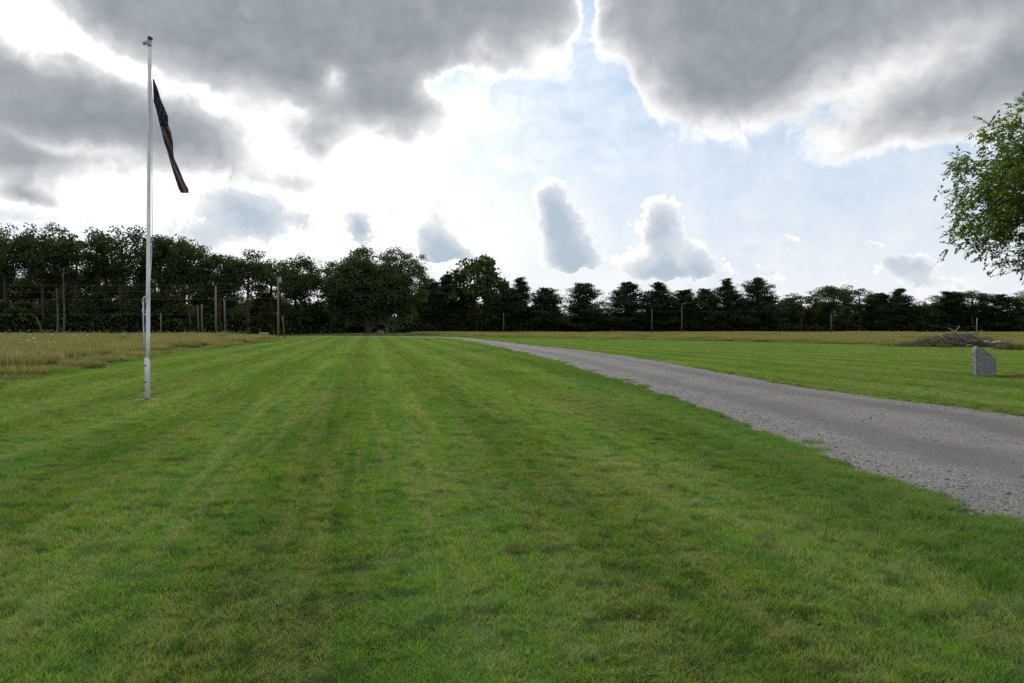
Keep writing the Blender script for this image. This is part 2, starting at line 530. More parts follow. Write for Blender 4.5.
def lawn_colour(nt):
    g = nt.new("ShaderNodeNewGeometry")
    pos = nt.v("MULTIPLY", g.outputs["Position"], (1, 1, 0))
    n1 = nt.noise(pos, 0.16, 3, 0.6)
    n2 = nt.noise(nt.v("ADD", pos, (31, 7, 0)), 0.75, 4, 0.65)
    n3 = nt.noise(nt.v("ADD", pos, (5, 77, 0)), 2.6, 4, 0.65)
    px, py, _ = nt.sep(pos)
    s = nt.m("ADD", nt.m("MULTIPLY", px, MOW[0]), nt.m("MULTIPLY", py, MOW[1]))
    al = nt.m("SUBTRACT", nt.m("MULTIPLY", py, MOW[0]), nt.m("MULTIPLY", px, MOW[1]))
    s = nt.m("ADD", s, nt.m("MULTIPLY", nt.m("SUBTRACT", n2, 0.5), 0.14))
    stripe = nt.m("SINE", nt.m("MULTIPLY", s, 2 * math.pi / 2.5))  # mowing stripes: light and shade of leaning blades put into the colour, plus clippings
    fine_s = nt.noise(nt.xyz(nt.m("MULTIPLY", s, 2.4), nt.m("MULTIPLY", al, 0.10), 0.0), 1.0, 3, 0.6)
    lane = nt.xyz(nt.m("MULTIPLY", s, 1.0), nt.m("MULTIPLY", al, 0.30), 0.0)
    m2 = nt.noise(nt.v("ADD", lane, (31, 7, 0)), 0.9, 4, 0.65)           # patches drawn out along the passes
    n4 = nt.noise(nt.v("ADD", pos, (55, 3, 0)), 3.2, 5, 0.7)
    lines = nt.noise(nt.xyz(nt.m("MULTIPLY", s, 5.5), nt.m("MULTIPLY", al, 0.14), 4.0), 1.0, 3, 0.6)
    c = nt.ramp(n1, [(0.36, (0.105, 0.215, 0.026)), (0.5, (0.145, 0.250, 0.036)), (0.64, (0.185, 0.262, 0.050))])
    c = nt.mix(nt.m("MULTIPLY", nt.step(m2, 0.52, 0.66), 0.5), c, (0.225, 0.260, 0.068))
    c = nt.mix(nt.m("MULTIPLY", nt.step(m2, 0.47, 0.36), 0.65), c, (0.080, 0.178, 0.026))
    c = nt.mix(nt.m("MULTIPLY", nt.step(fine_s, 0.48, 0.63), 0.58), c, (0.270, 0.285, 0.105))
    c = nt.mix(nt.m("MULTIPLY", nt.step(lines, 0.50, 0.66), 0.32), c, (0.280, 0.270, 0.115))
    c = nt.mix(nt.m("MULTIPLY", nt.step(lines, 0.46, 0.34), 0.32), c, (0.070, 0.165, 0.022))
    c = nt.mix(nt.m("MULTIPLY", nt.step(n4, 0.53, 0.60), 0.7), c, (0.050, 0.108, 0.026))
    dry = nt.m("MULTIPLY", nt.step(n3, 0.53, 0.63), nt.step(n4, 0.50, 0.42))
    c = nt.mix(nt.m("MULTIPLY", dry, 0.5), c, (0.250, 0.190, 0.095))
    bare = nt.m("MULTIPLY", nt.step(nt.noise(nt.v("ADD", pos, (9, 41, 0)), 1.3, 4, 0.6), 0.645, 0.70), 0.75)
    c = nt.mix(bare, c, (0.105, 0.070, 0.042))
    # lusher, darker turf in a band along the near side of the drive
    band = nt.m("SUBTRACT", nt.m("SUBTRACT", 4.1, nt.m("MULTIPLY", nt.m("MULTIPLY", py, py), 0.0017)), px)
    band = nt.m("MULTIPLY", nt.m("MULTIPLY", nt.step(nt.m("ADD", band, nt.m("MULTIPLY", n2, 1.6)), 3.2, 0.9), nt.step(band, -1.5, -0.5)), nt.step(py, 70.0, 40.0))
    c = nt.mix(nt.m("MULTIPLY", band, 0.55), c, (0.058, 0.150, 0.022))
    # reddish worn turf to the right of the stone
    q = nt.v("SUBTRACT", pos, (STONE_XY[0] + 1.9, STONE_XY[1] - 0.2, 0))
    q = nt.v("MULTIPLY", q, (0.55, 0.85, 0))
    q = nt.m("EXPONENT", nt.m("MULTIPLY", nt.v("DOT_PRODUCT", q, q, out=1), -1.0))
    c = nt.mix(nt.step(nt.m("ADD", q, nt.m("MULTIPLY", nt.m("SUBTRACT", n3, 0.5), 0.8)), 0.35, 0.7), c, (0.115, 0.065, 0.032))
    c = nt.v("MULTIPLY", c, (1.0, 1.03, 1.12))
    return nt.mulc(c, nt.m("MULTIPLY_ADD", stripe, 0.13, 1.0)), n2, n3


# lawn ground sheet
M_GROUND, t = material("lawn ground")
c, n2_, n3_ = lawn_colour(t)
geo = t.new("ShaderNodeNewGeometry")
dist = t.v("LENGTH", geo.outputs["Position"], out=1)
soil = t.mix(t.noise(geo.outputs["Position"], 6.0, 5, 0.7), (0.020, 0.030, 0.008), (0.055, 0.058, 0.022))
far_c = t.mulc(c, t.lin(t.noise(geo.outputs["Position"], 9.0, 4, 0.8), 0.3, 0.7, 0.55, 0.9))
c = t.mix(t.step(dist, 8.0, 40.0), t.mix(0.45, soil, far_c), far_c)
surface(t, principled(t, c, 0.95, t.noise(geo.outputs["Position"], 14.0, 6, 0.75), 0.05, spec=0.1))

# grass blades
M_BLADE, t = material("grass blade")
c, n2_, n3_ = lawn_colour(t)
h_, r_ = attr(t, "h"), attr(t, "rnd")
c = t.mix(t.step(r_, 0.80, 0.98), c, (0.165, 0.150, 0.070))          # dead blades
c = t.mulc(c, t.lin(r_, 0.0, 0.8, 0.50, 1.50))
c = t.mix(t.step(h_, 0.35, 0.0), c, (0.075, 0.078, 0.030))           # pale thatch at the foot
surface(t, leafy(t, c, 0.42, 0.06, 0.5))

# meadow grass
M_MEADOW, t = material("meadow grass")
g = t.new("ShaderNodeNewGeometry")
h_, r_ = attr(t, "h"), attr(t, "rnd")
wn = t.noise(t.v("MULTIPLY", g.outputs["Position"], (1, 1, 0)), 0.14, 4, 0.6)
tip = t.ramp(r_, [(0.0, (0.265, 0.230, 0.110)), (0.35, (0.330, 0.285, 0.150)), (0.6, (0.215, 0.210, 0.085)), (0.85, (0.215, 0.155, 0.100)), (1.0, (0.150, 0.180, 0.060))])
tip = t.mix(t.m("MULTIPLY", t.step(wn, 0.52, 0.66), 0.75), tip, (0.120, 0.145, 0.052))
c = t.mix(t.step(h_, 0.18, 0.75), t.mix(t.step(r_, 0.3, 0.8), (0.060, 0.105, 0.026), (0.105, 0.125, 0.045)), tip)
c = t.mulc(c, t.lin(t.m("FRACT", t.m("MULTIPLY", r_, 7.31)), 0.0, 1.0, 0.65, 1.5))
c = t.v("MULTIPLY", c, (0.95, 0.96, 0.98))
surface(t, leafy(t, c, 0.40, 0.04, 0.6))
M_MSOIL, t = material("meadow ground")
g = t.new("ShaderNodeNewGeometry")
c = t.mix(t.noise(g.outputs["Position"], 1.3, 5, 0.7), (0.055, 0.070, 0.022), (0.13, 0.115, 0.05))
surface(t, principled(t, c, 0.95, t.noise(g.outputs["Position"], 8.0, 5, 0.7), 0.08, spec=0.1))
M_FLOOR, t = material("forest floor")
g = t.new("ShaderNodeNewGeometry")
c = t.mix(t.noise(g.outputs["Position"], 0.9, 5, 0.7), (0.022, 0.024, 0.014), (0.05, 0.042, 0.026))
surface(t, principled(t, c, 0.95, spec=0.1))

# gravel
M_GRAVEL, t = material("gravel")
g = t.new("ShaderNodeNewGeometry")
pos = g.outputs["Position"]
ac = attr(t, "across")
v1c = t.voro(pos, 42.0, out=1)
v1d = t.voro(pos, 42.0)
v2d = t.voro(pos, 105.0)
v2c = t.voro(pos, 105.0, out=1)
cell = t.sep(v1c)[0]
cell2 = t.sep(v2c)[1]
big = t.noise(pos, 0.55, 5, 0.65)
col = t.ramp(cell, [(0.0, (0.095, 0.092, 0.100)), (0.45, (0.165, 0.160, 0.170)), (0.8, (0.23, 0.222, 0.225)), (0.95, (0.34, 0.32, 0.30)), (1.0, (0.48, 0.45, 0.41))])
col = t.mix(0.45, col, t.ramp(cell2, [(0.0, (0.085, 0.083, 0.092)), (0.7, (0.19, 0.185, 0.195)), (1.0, (0.36, 0.34, 0.33))]))
col = t.mulc(col, t.lin(big, 0.3, 0.7, 0.80, 1.12))
col = t.v("MULTIPLY", col, (1.03, 0.99, 0.935))
wob = t.m("ADD", ac, t.m("MULTIPLY", t.m("SUBTRACT", t.noise(pos, 0.4, 3, 0.6), 0.5), 0.22))
track = t.m("ADD", t.step(t.m("ABSOLUTE", t.m("SUBTRACT", wob, 0.30)), 0.13, 0.03), t.step(t.m("ABSOLUTE", t.m("SUBTRACT", wob, 0.72)), 0.13, 0.03))
col = t.mix(t.m("MULTIPLY", track, 0.78), col, t.mix(big, (0.095, 0.090, 0.088), (0.150, 0.142, 0.136)))
edge = t.step(t.m("ABSOLUTE", t.m("SUBTRACT", wob, 0.5)), 0.40, 0.53)
col = t.mix(t.m("MULTIPLY", edge, 0.5), col, t.mix(t.noise(pos, 5.0, 4, 0.7), (0.10, 0.088, 0.07), (0.30, 0.27, 0.23)))
bmp = t.m("ADD", t.m("MULTIPLY", v1d, -0.7), t.m("MULTIPLY", v2d, -0.4))
surface(t, principled(t, col, 0.9, bmp, 0.02, spec=0.2))
M_PEBBLE, t = material("pebble")
oi = t.new("ShaderNodeObjectInfo")
c = t.ramp(oi.outputs["Random"], [(0.0, (0.10, 0.098, 0.10)), (0.5, (0.20, 0.195, 0.19)), (0.85, (0.30, 0.29, 0.27)), (1.0, (0.36, 0.34, 0.31))])
surface(t, principled(t, c, 0.85, spec=0.25))


def leaf_mat(name, a, b, c3, trans=0.3, gloss=0.05):
    m, t = material(name)
    oi = t.new("ShaderNodeObjectInfo")
    r_ = attr(t, "rnd")
    c = t.mix(r_, a, b)
    c = t.mix(t.m("MULTIPLY", oi.outputs["Random"], 0.5), c, c3)
    surface(t, leafy(t, c, trans, gloss, 0.5))
    return m


M_LEAF = leaf_mat("dark broadleaf", (0.028, 0.050, 0.014), (0.055, 0.088, 0.022), (0.062, 0.074, 0.026), 0.32)
M_NEEDLE = leaf_mat("pine needles", (0.018, 0.034, 0.015), (0.036, 0.058, 0.024), (0.042, 0.056, 0.028), 0.15)
M_MAPLE = leaf_mat("lone tree leaves", (0.040, 0.070, 0.020), (0.074, 0.110, 0.034), (0.062, 0.092, 0.034), 0.34)
M_ASH = leaf_mat("near tree leaves", (0.060, 0.115, 0.018), (0.140, 0.200, 0.034), (0.10, 0.15, 0.03), 0.5, 0.07)


def bark_mat(name, a, b, scale=3.0):
    m, t = material(name)
    tc = t.new("ShaderNodeTexCoord")
    v = t.v("MULTIPLY", tc.outputs["Object"], (scale, scale, scale * 0.2))
    nz = t.noise(v, 4.0, 5, 0.7)
    surface(t, principled(t, t.mix(t.step(nz, 0.35, 0.65), a, b), 0.95, nz, 0.03, spec=0.15))
    return m


M_BARK = bark_mat("bark", (0.035, 0.030, 0.024), (0.085, 0.075, 0.062))
M_PALEBARK = bark_mat("pale bark", (0.070, 0.066, 0.060), (0.15, 0.145, 0.135), 1.5)
M_WOODPOLE = bark_mat("weathered pole wood", (0.13, 0.105, 0.08), (0.25, 0.21, 0.165), 5)
M_GREYWOOD = bark_mat("bleached wood", (0.30, 0.28, 0.25), (0.55, 0.52, 0.47), 5)
M_TWIG = bark_mat("dead twigs", (0.085, 0.075, 0.064), (0.21, 0.19, 0.165), 5)


def simple(name, c, rough=0.7, var=0.15, metal=0.0, spec=0.3, scale=6.0):
    m, t = material(name)
    tc = t.new("ShaderNodeTexCoord")
    nz = t.noise(tc.outputs["Object"], scale, 5, 0.7)
    col = t.mix(t.step(nz, 0.3, 0.7), tuple(q * (1 - var) for q in c), tuple(min(1, q * (1 + var)) for q in c))
    surface(t, principled(t, col, rough, nz, 0.004, spec, metal))
    return m


M_WHITEPAINT = simple("white pole paint", (0.78, 0.79, 0.85), 0.45, 0.10, spec=0.4, scale=3)
M_GALV = simple("dull galvanised metal", (0.34, 0.35, 0.37), 0.5, 0.15, metal=0.5)
M_DARKMETAL = simple("dark bronze metal", (0.06, 0.055, 0.05), 0.5, 0.2)
M_ROPE = simple("white rope", (0.62, 0.60, 0.56), 0.9, 0.15)
M_BLUEROPE = simple("coiled rope", (0.50, 0.53, 0.68), 0.9, 0.15, scale=20)
M_CONCRETE = simple("old concrete", (0.15, 0.145, 0.12), 0.95, 0.35, scale=5)
M_HOLE = simple("rusty bolt", (0.03, 0.025, 0.022), 0.8, 0.3)
M_CABLE = simple("cable", (0.12, 0.12, 0.125), 0.6)
M_CAN = simple("transformer grey", (0.30, 0.31, 0.32), 0.5, 0.1)
M_PETAL = simple("white petals", (0.55, 0.55, 0.50), 0.8, 0.06)
M_STEM = simple("flower stem", (0.07, 0.11, 0.03), 0.8)
M_PALESTONE = simple("pale stone", (0.42, 0.43, 0.41), 0.9, 0.2)
M_NAVY = simple("flag navy cloth", (0.008, 0.009, 0.024), 0.9, 0.2)
M_RED = simple("flag red cloth", (0.055, 0.006, 0.008), 0.9, 0.2)
M_WHITECLOTH = simple("flag white cloth", (0.105, 0.103, 0.11), 0.9, 0.1)
M_GRANITE, t = material("granite")
tc = t.new("ShaderNodeTexCoord")
c = t.ramp(t.voro(tc.outputs["Object"], 55.0, out=1), [(0.0, (0.15, 0.155, 0.16)), (0.6, (0.26, 0.265, 0.272)), (1.0, (0.36, 0.36, 0.36))])
nz = t.noise(tc.outputs["Object"], 9.0, 6, 0.75)
c = t.mulc(c, t.lin(nz, 0.3, 0.7, 0.78, 1.15))
surface(t, principled(t, c, 0.85, nz, 0.035, spec=0.3))

# ------------------------------------------------------------------ ground, drive, meadow sheets
def axis(lo, hi, step, far):
    a = list(np.arange(lo, hi + 1e-6, step))
    s, p = step, hi
    while p < far:
        s *= 1.22
        p += s
        a.append(p)
    s, p, left = step, lo, []
    while p > -far:
        s *= 1.22
        p -= s
        left.append(p)
    return np.array(left[::-1] + a)


def grid_faces(nu, nv):
    i, j = np.meshgrid(np.arange(nu - 1), np.arange(nv - 1), indexing="ij")
    return np.stack([i * nv + j, (i + 1) * nv + j, (i + 1) * nv + j + 1, i * nv + j + 1], -1).reshape(-1, 4)


gx, gy = axis(-45, 45, 0.5, 2600), axis(-6, 60, 0.5, 2600)
X, Y = np.meshgrid(gx, gy, indexing="ij")
kind(mesh_np("ground", np.stack([X, Y, height(X, Y)], -1).reshape(-1, 3), grid_faces(len(gx), len(gy)), M_GROUND, smooth=True), "structure")


def catmull(pts, per=24):
    p = np.asarray(pts, float)
    p = np.vstack([2 * p[0] - p[1], p, 2 * p[-1] - p[-2]])
    out = []
    for i in range(1, len(p) - 2):
        for u in np.linspace(0, 1, per, endpoint=False):
            a, b, c, d = p[i - 1:i + 3]
            out.append(0.5 * (2 * b + (c - a) * u + (2 * a - 5 * b + 4 * c - d) * u * u + (3 * b - a - 3 * c + d) * u ** 3))
    out.append(p[-2])
    return np.array(out)


EL = [(4.6, -25), (4.5, -8), gp(1024, 529), gp(900, 487), gp(800, 449), gp(700, 410), gp(600, 376), gp(520, 353.5), gp(474, 342.3), gp(440, 338.3), (-26, 126), (-46, 131), (-80, 133)]
ER = [(9.4, -25), (9.4, -6), gp(1080, 425), gp(940, 405), gp(800, 387), (7.5, 27.5), gp(600, 352.2), gp(540, 346), gp(495, 341), gp(455, 337.6), (-24, 131.5), (-46, 136), (-80, 138)]
eL, eR_ = catmull(EL, 40), catmull(ER, 400)
cum_ = np.concatenate([[0], np.cumsum(np.hypot(*np.diff(eL, axis=0).T))])
st_ = np.arange(0, cum_[-1], 0.25)                    # even stations along the drive
eL = np.stack([np.interp(st_, cum_, eL[:, k_]) for k_ in (0, 1)], -1)
match, last_ = [], 0
for p_ in eL:                        # nearest point of the other edge, never stepping back
    last_ = last_ + int(np.hypot(*(eR_[last_:last_ + 900] - p_).T).argmin())
    match.append(last_)
match = np.convolve(np.pad(np.array(match, float), 20, mode="edge"), np.ones(41) / 41, "valid")
eR = np.stack([np.interp(match, np.arange(len(eR_)), eR_[:, k_]) for k_ in (0, 1)], -1)
ROAD_N = len(eL)
K = 22
uu = np.linspace(0, 1, K)
road = eL[:, None, :] * (1 - uu)[None, :, None] + eR[:, None, :] * uu[None, :, None]
wid = np.linalg.norm(eR - eL, axis=1)
arc = np.concatenate([[0], np.cumsum(np.linalg.norm(np.diff((eL + eR) / 2, axis=0), axis=1))])
nrm = (eR - eL) / wid[:, None]
jl = (fbm(arc * 0.9, arc * 0 + 3, 11, 4) - 0.5) * 0.5
jr = (fbm(arc * 0.9, arc * 0 + 9, 17, 4) - 0.5) * 0.5
road += (-nrm * jl[:, None])[:, None, :] * ((1 - uu) ** 3)[None, :, None] + (nrm * jr[:, None])[:, None, :] * (uu ** 3)[None, :, None]
zr = height(road[..., 0], road[..., 1]) + 0.010 - 0.035 * (np.abs(2 * uu - 1) ** 30)[None, :] + 0.05 * (1 - (2 * uu - 1) ** 2)[None, :] - 0.022 * (np.exp(-((uu - 0.3) / 0.1) ** 2) + np.exp(-((uu - 0.72) / 0.1) ** 2))[None, :]
kind(mesh_np("gravel_drive", np.dstack([road, zr]).reshape(-1, 3), grid_faces(ROAD_N, K), M_GRAVEL,
             attrs={"across": np.repeat(uu[None, :], ROAD_N, 0).ravel()}, smooth=True), "structure")

road_poly_y = (eL[:, 1] + eR[:, 1]) / 2


def road_pos(x, y):
    """signed fraction across the drive (0..1 inside) and width, by nearest station"""
    x, y = np.atleast_1d(x), np.atleast_1d(y)
    mid = (eL + eR) / 2
    out = np.empty(len(x))
    wd = np.empty(len(x))
    for a in range(0, len(x), 4000):
        d2 = (x[a:a + 4000, None] - mid[None, :, 0]) ** 2 + (y[a:a + 4000, None] - mid[None, :, 1]) ** 2
        i = d2.argmin(1)
        ax, ay = road[i, 0, 0], road[i, 0, 1]
        bx, by = road[i, -1, 0], road[i, -1, 1]
        l2 = (bx - ax) ** 2 + (by - ay) ** 2
        out[a:a + 4000] = ((x[a:a + 4000] - ax) * (bx - ax) + (y[a:a + 4000] - ay) * (by - ay)) / l2
        wd[a:a + 4000] = np.sqrt(l2)
    return out, wd


def off_road(x, y, margin=0.0):
    f, w = road_pos(x, y)
    return np.maximum(-f, f - 1) * w - margin          # metres outside the drive


# woods edge: distance of the front row for an image column
EDGE_PX = [-900, -200, 0, 250, 300, 350, 440, 600, 800, 1024, 1300, 1900]
EDGE_D = [95, 130, 135, 140, 152, 178, 186, 196, 204, 202, 190, 150]


def edge_d(px):
    return np.interp(px, EDGE_PX, EDGE_D)


def px_of(x, y):
    return 512 + FPX * np.asarray(x) / np.maximum(np.asarray(y), 0.1)


LM_EDGE = np.array([(-10.5, -12), (-11.5, 4), gp(-60, 398), gp(0, 385), gp(100, 366), gp(180, 352.3), gp(240, 345.5), gp(283, 340.3), (-33, 104), (-41, 116), (-46, 128)])
RM_EDGE = np.array([(-26, 143), (-13, 138), gp(470, 337.4), gp(540, 338.8), gp(620, 340), gp(700, 341.3), gp(820, 344), gp(946, 347), gp(1024, 349), (52, 44), (80, 30)])


def left_meadow(x, y):
    return np.interp(y, LM_EDGE[:, 1], LM_EDGE[:, 0]) - x           # >0 inside (metres)


def right_meadow(x, y):
    return y - np.interp(x, RM_EDGE[:, 0], RM_EDGE[:, 1])


def sheet_between(name, e, far, mat, z):
    e = catmull(e, 8)
    f = np.array([far(p) for p in e])
    k = 14
    u = np.linspace(0, 1, k)
    p = e[:, None, :] * (1 - u)[None, :, None] + f[:, None, :] * u[None, :, None]
    zz = height(p[..., 0], p[..., 1]) + z
    return kind(mesh_np(name, np.dstack([p, zz]).reshape(-1, 3), grid_faces(len(e), k), mat, smooth=True), "structure")


sheet_between("meadow_ground", LM_EDGE, lambda p: (p[0] - 160, p[1] + 40), M_MSOIL, 0.012)
sheet_between("meadow_ground", RM_EDGE, lambda p: (p[0] * 3.2, 215.0), M_MSOIL, 0.012)
pxs = np.linspace(-900, 1900, 60)
fe = np.array([(xat(p, edge_d(p) - 1.5), edge_d(p) - 1.5) for p in pxs])
ff = np.array([(xat(p, edge_d(p) + 150), edge_d(p) + 150) for p in pxs])
kind(mesh_np("forest_floor", np.concatenate([np.c_[fe, np.full(60, 0.02)], np.c_[ff, np.full(60, 0.02)]]),
             np.stack([np.arange(59), np.arange(1, 60), np.arange(61, 120), np.arange(60, 119)], -1), M_FLOOR), "structure")

# ------------------------------------------------------------------ scattered ground cover
def grass_patch(name, size, count, lo, hi, wlo, whi, mat, lean=(0.0, 0.35), seg=2, seed=0, head=0.0, splay=0.6):
    r = np.random.default_rng(seed)
    q_, k_ = r.uniform(0, 2 * np.pi, count), size * 0.56 * np.sqrt(r.random(count)) * r.uniform(0.75, 1.1, count)
    x, y = q_ * 0 + k_ * np.cos(q_), k_ * np.sin(q_)
    L = r.uniform(lo, hi, count) * r.uniform(0.7, 1.0, count)
    clump = vnoise(x / 0.085 + seed, y / 0.085, seed) * 0.6 + vnoise(x / 0.03, y / 0.03 + seed, seed + 1) * 0.4
    if hi < 0.1:
        L = L * (0.22 + 1.60 * clump)
    wd = r.uniform(wlo, whi, count) / 2
    a = r.uniform(0, 2 * np.pi, count)
    dirx, diry = np.cos(a) * splay * r.uniform(0.1, 1, count) + lean[0], np.sin(a) * splay * r.uniform(0.1, 1, count) + lean[1]
    if hi < 0.1:                     # neighbours lean together, tussock by tussock
        dirx = dirx + 1.7 * (vnoise(x / 0.11 + 5, y / 0.11, seed + 7) - 0.5)
        diry = diry + 1.7 * (vnoise(x / 0.11, y / 0.11 + 5, seed + 9) - 0.5)
    f = r.uniform(0, 2 * np.pi, count)
    wx, wy = np.cos(f) * wd, np.sin(f) * wd
    rnd = np.clip(r.random(count) * 0.75 + 0.45 * (clump - 0.25), 0, 1) if hi < 0.1 else r.random(count)
    V, hh, rr = [], [], []
    ts = np.linspace(0, 1, seg + 1)
    for t_ in ts[:-1]:
        cx, cy, cz = x + dirx * L * t_ ** 1.6, y + diry * L * t_ ** 1.6, L * (t_ - 0.18 * t_ * t_)
        k = (1 - 0.35 * t_) if head == 0 else (0.6 + head * t_)
        V += [np.stack([cx - wx * k, cy - wy * k, cz], -1), np.stack([cx + wx * k, cy + wy * k, cz], -1)]
        hh += [np.full(count, t_)] * 2
        rr += [rnd] * 2
    V.append(np.stack([x + dirx * L, y + diry * L, L * 0.82], -1))
    hh.append(np.ones(count))
    rr.append(rnd)
    nv = 2 * seg + 1
    verts = np.stack(V, 1).reshape(-1, 3)
    b = np.arange(count)[:, None] * nv
    faces = []
    for s_ in range(seg - 1):
        faces.append(b + np.array([[2 * s_, 2 * s_ + 1, 2 * s_ + 3, 2 * s_ + 2]]))
    faces.append(b + np.array([[2 * seg - 2, 2 * seg - 1, 2 * seg]]))
    ob = mesh_np(name, verts, faces, mat, attrs={"h": np.stack(hh, 1).ravel(), "rnd": np.stack(rr, 1).ravel()})
    COL.objects.unlink(ob)
    return ob


def scatter(name, protos, pts, rot, scl, label=None):
    """ONE ground-cover object: geometry nodes set the patches on its points"""
    pc = bpy.data.collections.new(name + " sources")
    for p in protos:
        pc.objects.link(p)
    me = bpy.data.meshes.new(name)
    me.vertices.add(len(pts))
    me.vertices.foreach_set("co", np.asarray(pts, np.float32).ravel())
    for k, v in (("rot", rot), ("scl", scl)):
        a = me.attributes.new(k, "FLOAT_VECTOR", "POINT")
        a.data.foreach_set("vector", np.asarray(v, np.float32).ravel())
    a = me.attributes.new("pick", "INT", "POINT")
    a.data.foreach_set("value", rng.integers(0, len(protos), len(pts)).astype(np.int32))
    ob = bpy.data.objects.new(name, me)
    COL.objects.link(ob)
    ng = bpy.data.node_groups.new(name, "GeometryNodeTree")
    ng.interface.new_socket("Geometry", in_out="INPUT", socket_type="NodeSocketGeometry")
    ng.interface.new_socket("Geometry", in_out="OUTPUT", socket_type="NodeSocketGeometry")
    gi, go = ng.nodes.new("NodeGroupInput"), ng.nodes.new("NodeGroupOutput")
    ip = ng.nodes.new("GeometryNodeInstanceOnPoints")
    ci = ng.nodes.new("GeometryNodeCollectionInfo")
    ci.inputs[0].default_value = pc
    ci.inputs[1].default_value = True
    ci.inputs[2].default_value = True
    ng.links.new(gi.outputs[0], ip.inputs["Points"])
    ng.links.new(ci.outputs[0], ip.inputs["Instance"])
    ip.inputs["Pick Instance"].default_value = True
    for nm, ty, sock in (("pick", "INT", "Instance Index"), ("rot", "FLOAT_VECTOR", "Rotation"), ("scl", "FLOAT_VECTOR", "Scale")):
        na = ng.nodes.new("GeometryNodeInputNamedAttribute")
        na.data_type = ty
        na.inputs[0].default_value = nm
        ng.links.new(na.outputs[0], ip.inputs[sock])
    ng.links.new(ip.outputs[0], go.inputs[0])
    md = ob.modifiers.new("scatter", "NODES")
    md.node_group = ng
    ob["kind"] = "stuff"
    if label:
        ob["label"] = label
    return ob


def ring(d0, d1, step, half=46):
    """jittered grid points in the wedge in front of the camera"""
    m = d1 * math.sin(R(half)) + 1
    x, y = np.meshgrid(np.arange(-m, m, step), np.arange(max(0.5, d0 * 0.6), d1, step))
    x, y = x.ravel(), y.ravel()
    x = x + rng.uniform(-0.25, 0.25, len(x)) * step
    y = y + rng.uniform(-0.25, 0.25, len(y)) * step
    d = np.hypot(x, y)
    ok = (d >= d0) & (d < d1) & (np.abs(np.degrees(np.arctan2(x, y))) < half)
    return x[ok], y[ok]


def lawn_scatter(name, protos, d0, d1, step, half, base, road_margin):
    x, y = ring(d0, d1, step, half)
    ok = (off_road(x, y) > road_margin + 0.22 * (fbm(x * 1.3, y * 1.3, 41) - 0.5)) & (left_meadow(x, y) < 0.4) & (right_meadow(x, y) < 0.4)
    x, y = x[ok], y[ok]
    s = x * MOW[0] + y * MOW[1] + (fbm(x * 0.7, y * 0.7, 5) - 0.5) * 0.5
    along = math.atan2(-0.179, 0.984)
    turn = np.where(np.sin(2 * np.pi * s / 2.5) > 0, 0.0, np.pi)
    rz = -along * 0 + 0.18 + turn + rng.normal(0, 0.55, len(x))
    tuft = np.clip((fbm(x * 1.1, y * 1.1, 23) - 0.54) * 6, 0, 1)
    # long uncut grass in the lower right corner, near the drive
    corner = np.exp(-(((x - 3.4) / 1.3) ** 2 + ((y - 5.0) / 2.2) ** 2))
    hz_ = base * (0.80 + 0.4 * fbm(x * 0.45, y * 0.45, 31) + 0.35 * tuft + 0.4 * corner) * rng.uniform(0.92, 1.08, len(x))
    z = height(x, y) - 0.002
    sc = np.stack([rng.uniform(0.95, 1.1, len(x))] * 2 + [hz_], -1)
    tilt = rng.normal(0, 0.02 if d0 < 10 else 0.0, (len(x), 2))
    return scatter(name, protos, np.stack([x, y, z], -1), np.c_[tilt, rz], sc)


near = [grass_patch("grass_patch", 0.70, 4200, 0.022, 0.062, 0.0020, 0.0044, M_BLADE, (0.0, 0.22), 2, 100 + i, splay=1.0) for i in range(7)]
mid = [grass_patch("grass_patch", 1.5, 6500, 0.028, 0.068, 0.004, 0.008, M_BLADE, (0.0, 0.25), 2, 120 + i, splay=0.9) for i in range(5)]
far = [grass_patch("grass_patch", 3.6, 8000, 0.035, 0.075, 0.010, 0.020, M_BLADE, (0.0, 0.25), 2, 140 + i, splay=0.9) for i in range(4)]
lawn_scatter("lawn_grass", near, 1.8, 15, 0.45, 52, 1.0, 0.12)
lawn_scatter("lawn_grass", mid, 14.5, 46, 0.95, 44, 1.0, 0.75)
lawn_scatter("lawn_grass", far, 45, 150, 2.3, 42, 1.0, 1.7)

# the ragged verge: small patches crowding the two edges of the drive
def verge(name, protos, d0, d1, per_m, out, base):
    px_, py_, n_ = [], [], 0
    for side in (0, -1):
        e, o_ = road[:, side], (road[:, side] - road[:, 10])
        o_ = o_ / np.linalg.norm(o_, axis=1, keepdims=True)
        seg_ = np.linalg.norm(np.diff(e, axis=0), axis=1)
        cum = np.concatenate([[0], np.cumsum(seg_)])
        q = np.arange(0, cum[-1], 1.0 / per_m)
        q = q + rng.uniform(-0.5, 0.5, len(q)) / per_m
        ex, ey = np.interp(q, cum, e[:, 0]), np.interp(q, cum, e[:, 1])
        ox, oy_ = np.interp(q, cum, o_[:, 0]), np.interp(q, cum, o_[:, 1])
        k_ = np.where(rng.random(len(q)) < 0.04, rng.uniform(-0.4, 0.1, len(q)), rng.uniform(-0.02, 1.0, len(q))) * out + (fbm(q * 0.8, q * 0, 51 + side) - 0.5) * 0.22
        x, y = ex + ox * k_, ey + oy_ * k_
        d = np.hypot(x, y)
        ok = (d > d0) & (d < d1) & (y > 1)
        px_.append(x[ok])
        py_.append(y[ok])
    x, y = np.concatenate(px_), np.concatenate(py_)
    hz_ = base * rng.uniform(0.7, 1.35, len(x))
    return scatter(name, protos, np.stack([x, y, height(x, y) + 0.004], -1), np.c_[np.zeros((len(x), 2)), rng.uniform(0, 6.28, len(x))],
                   np.stack([np.ones(len(x)), np.ones(len(x)), hz_], -1))


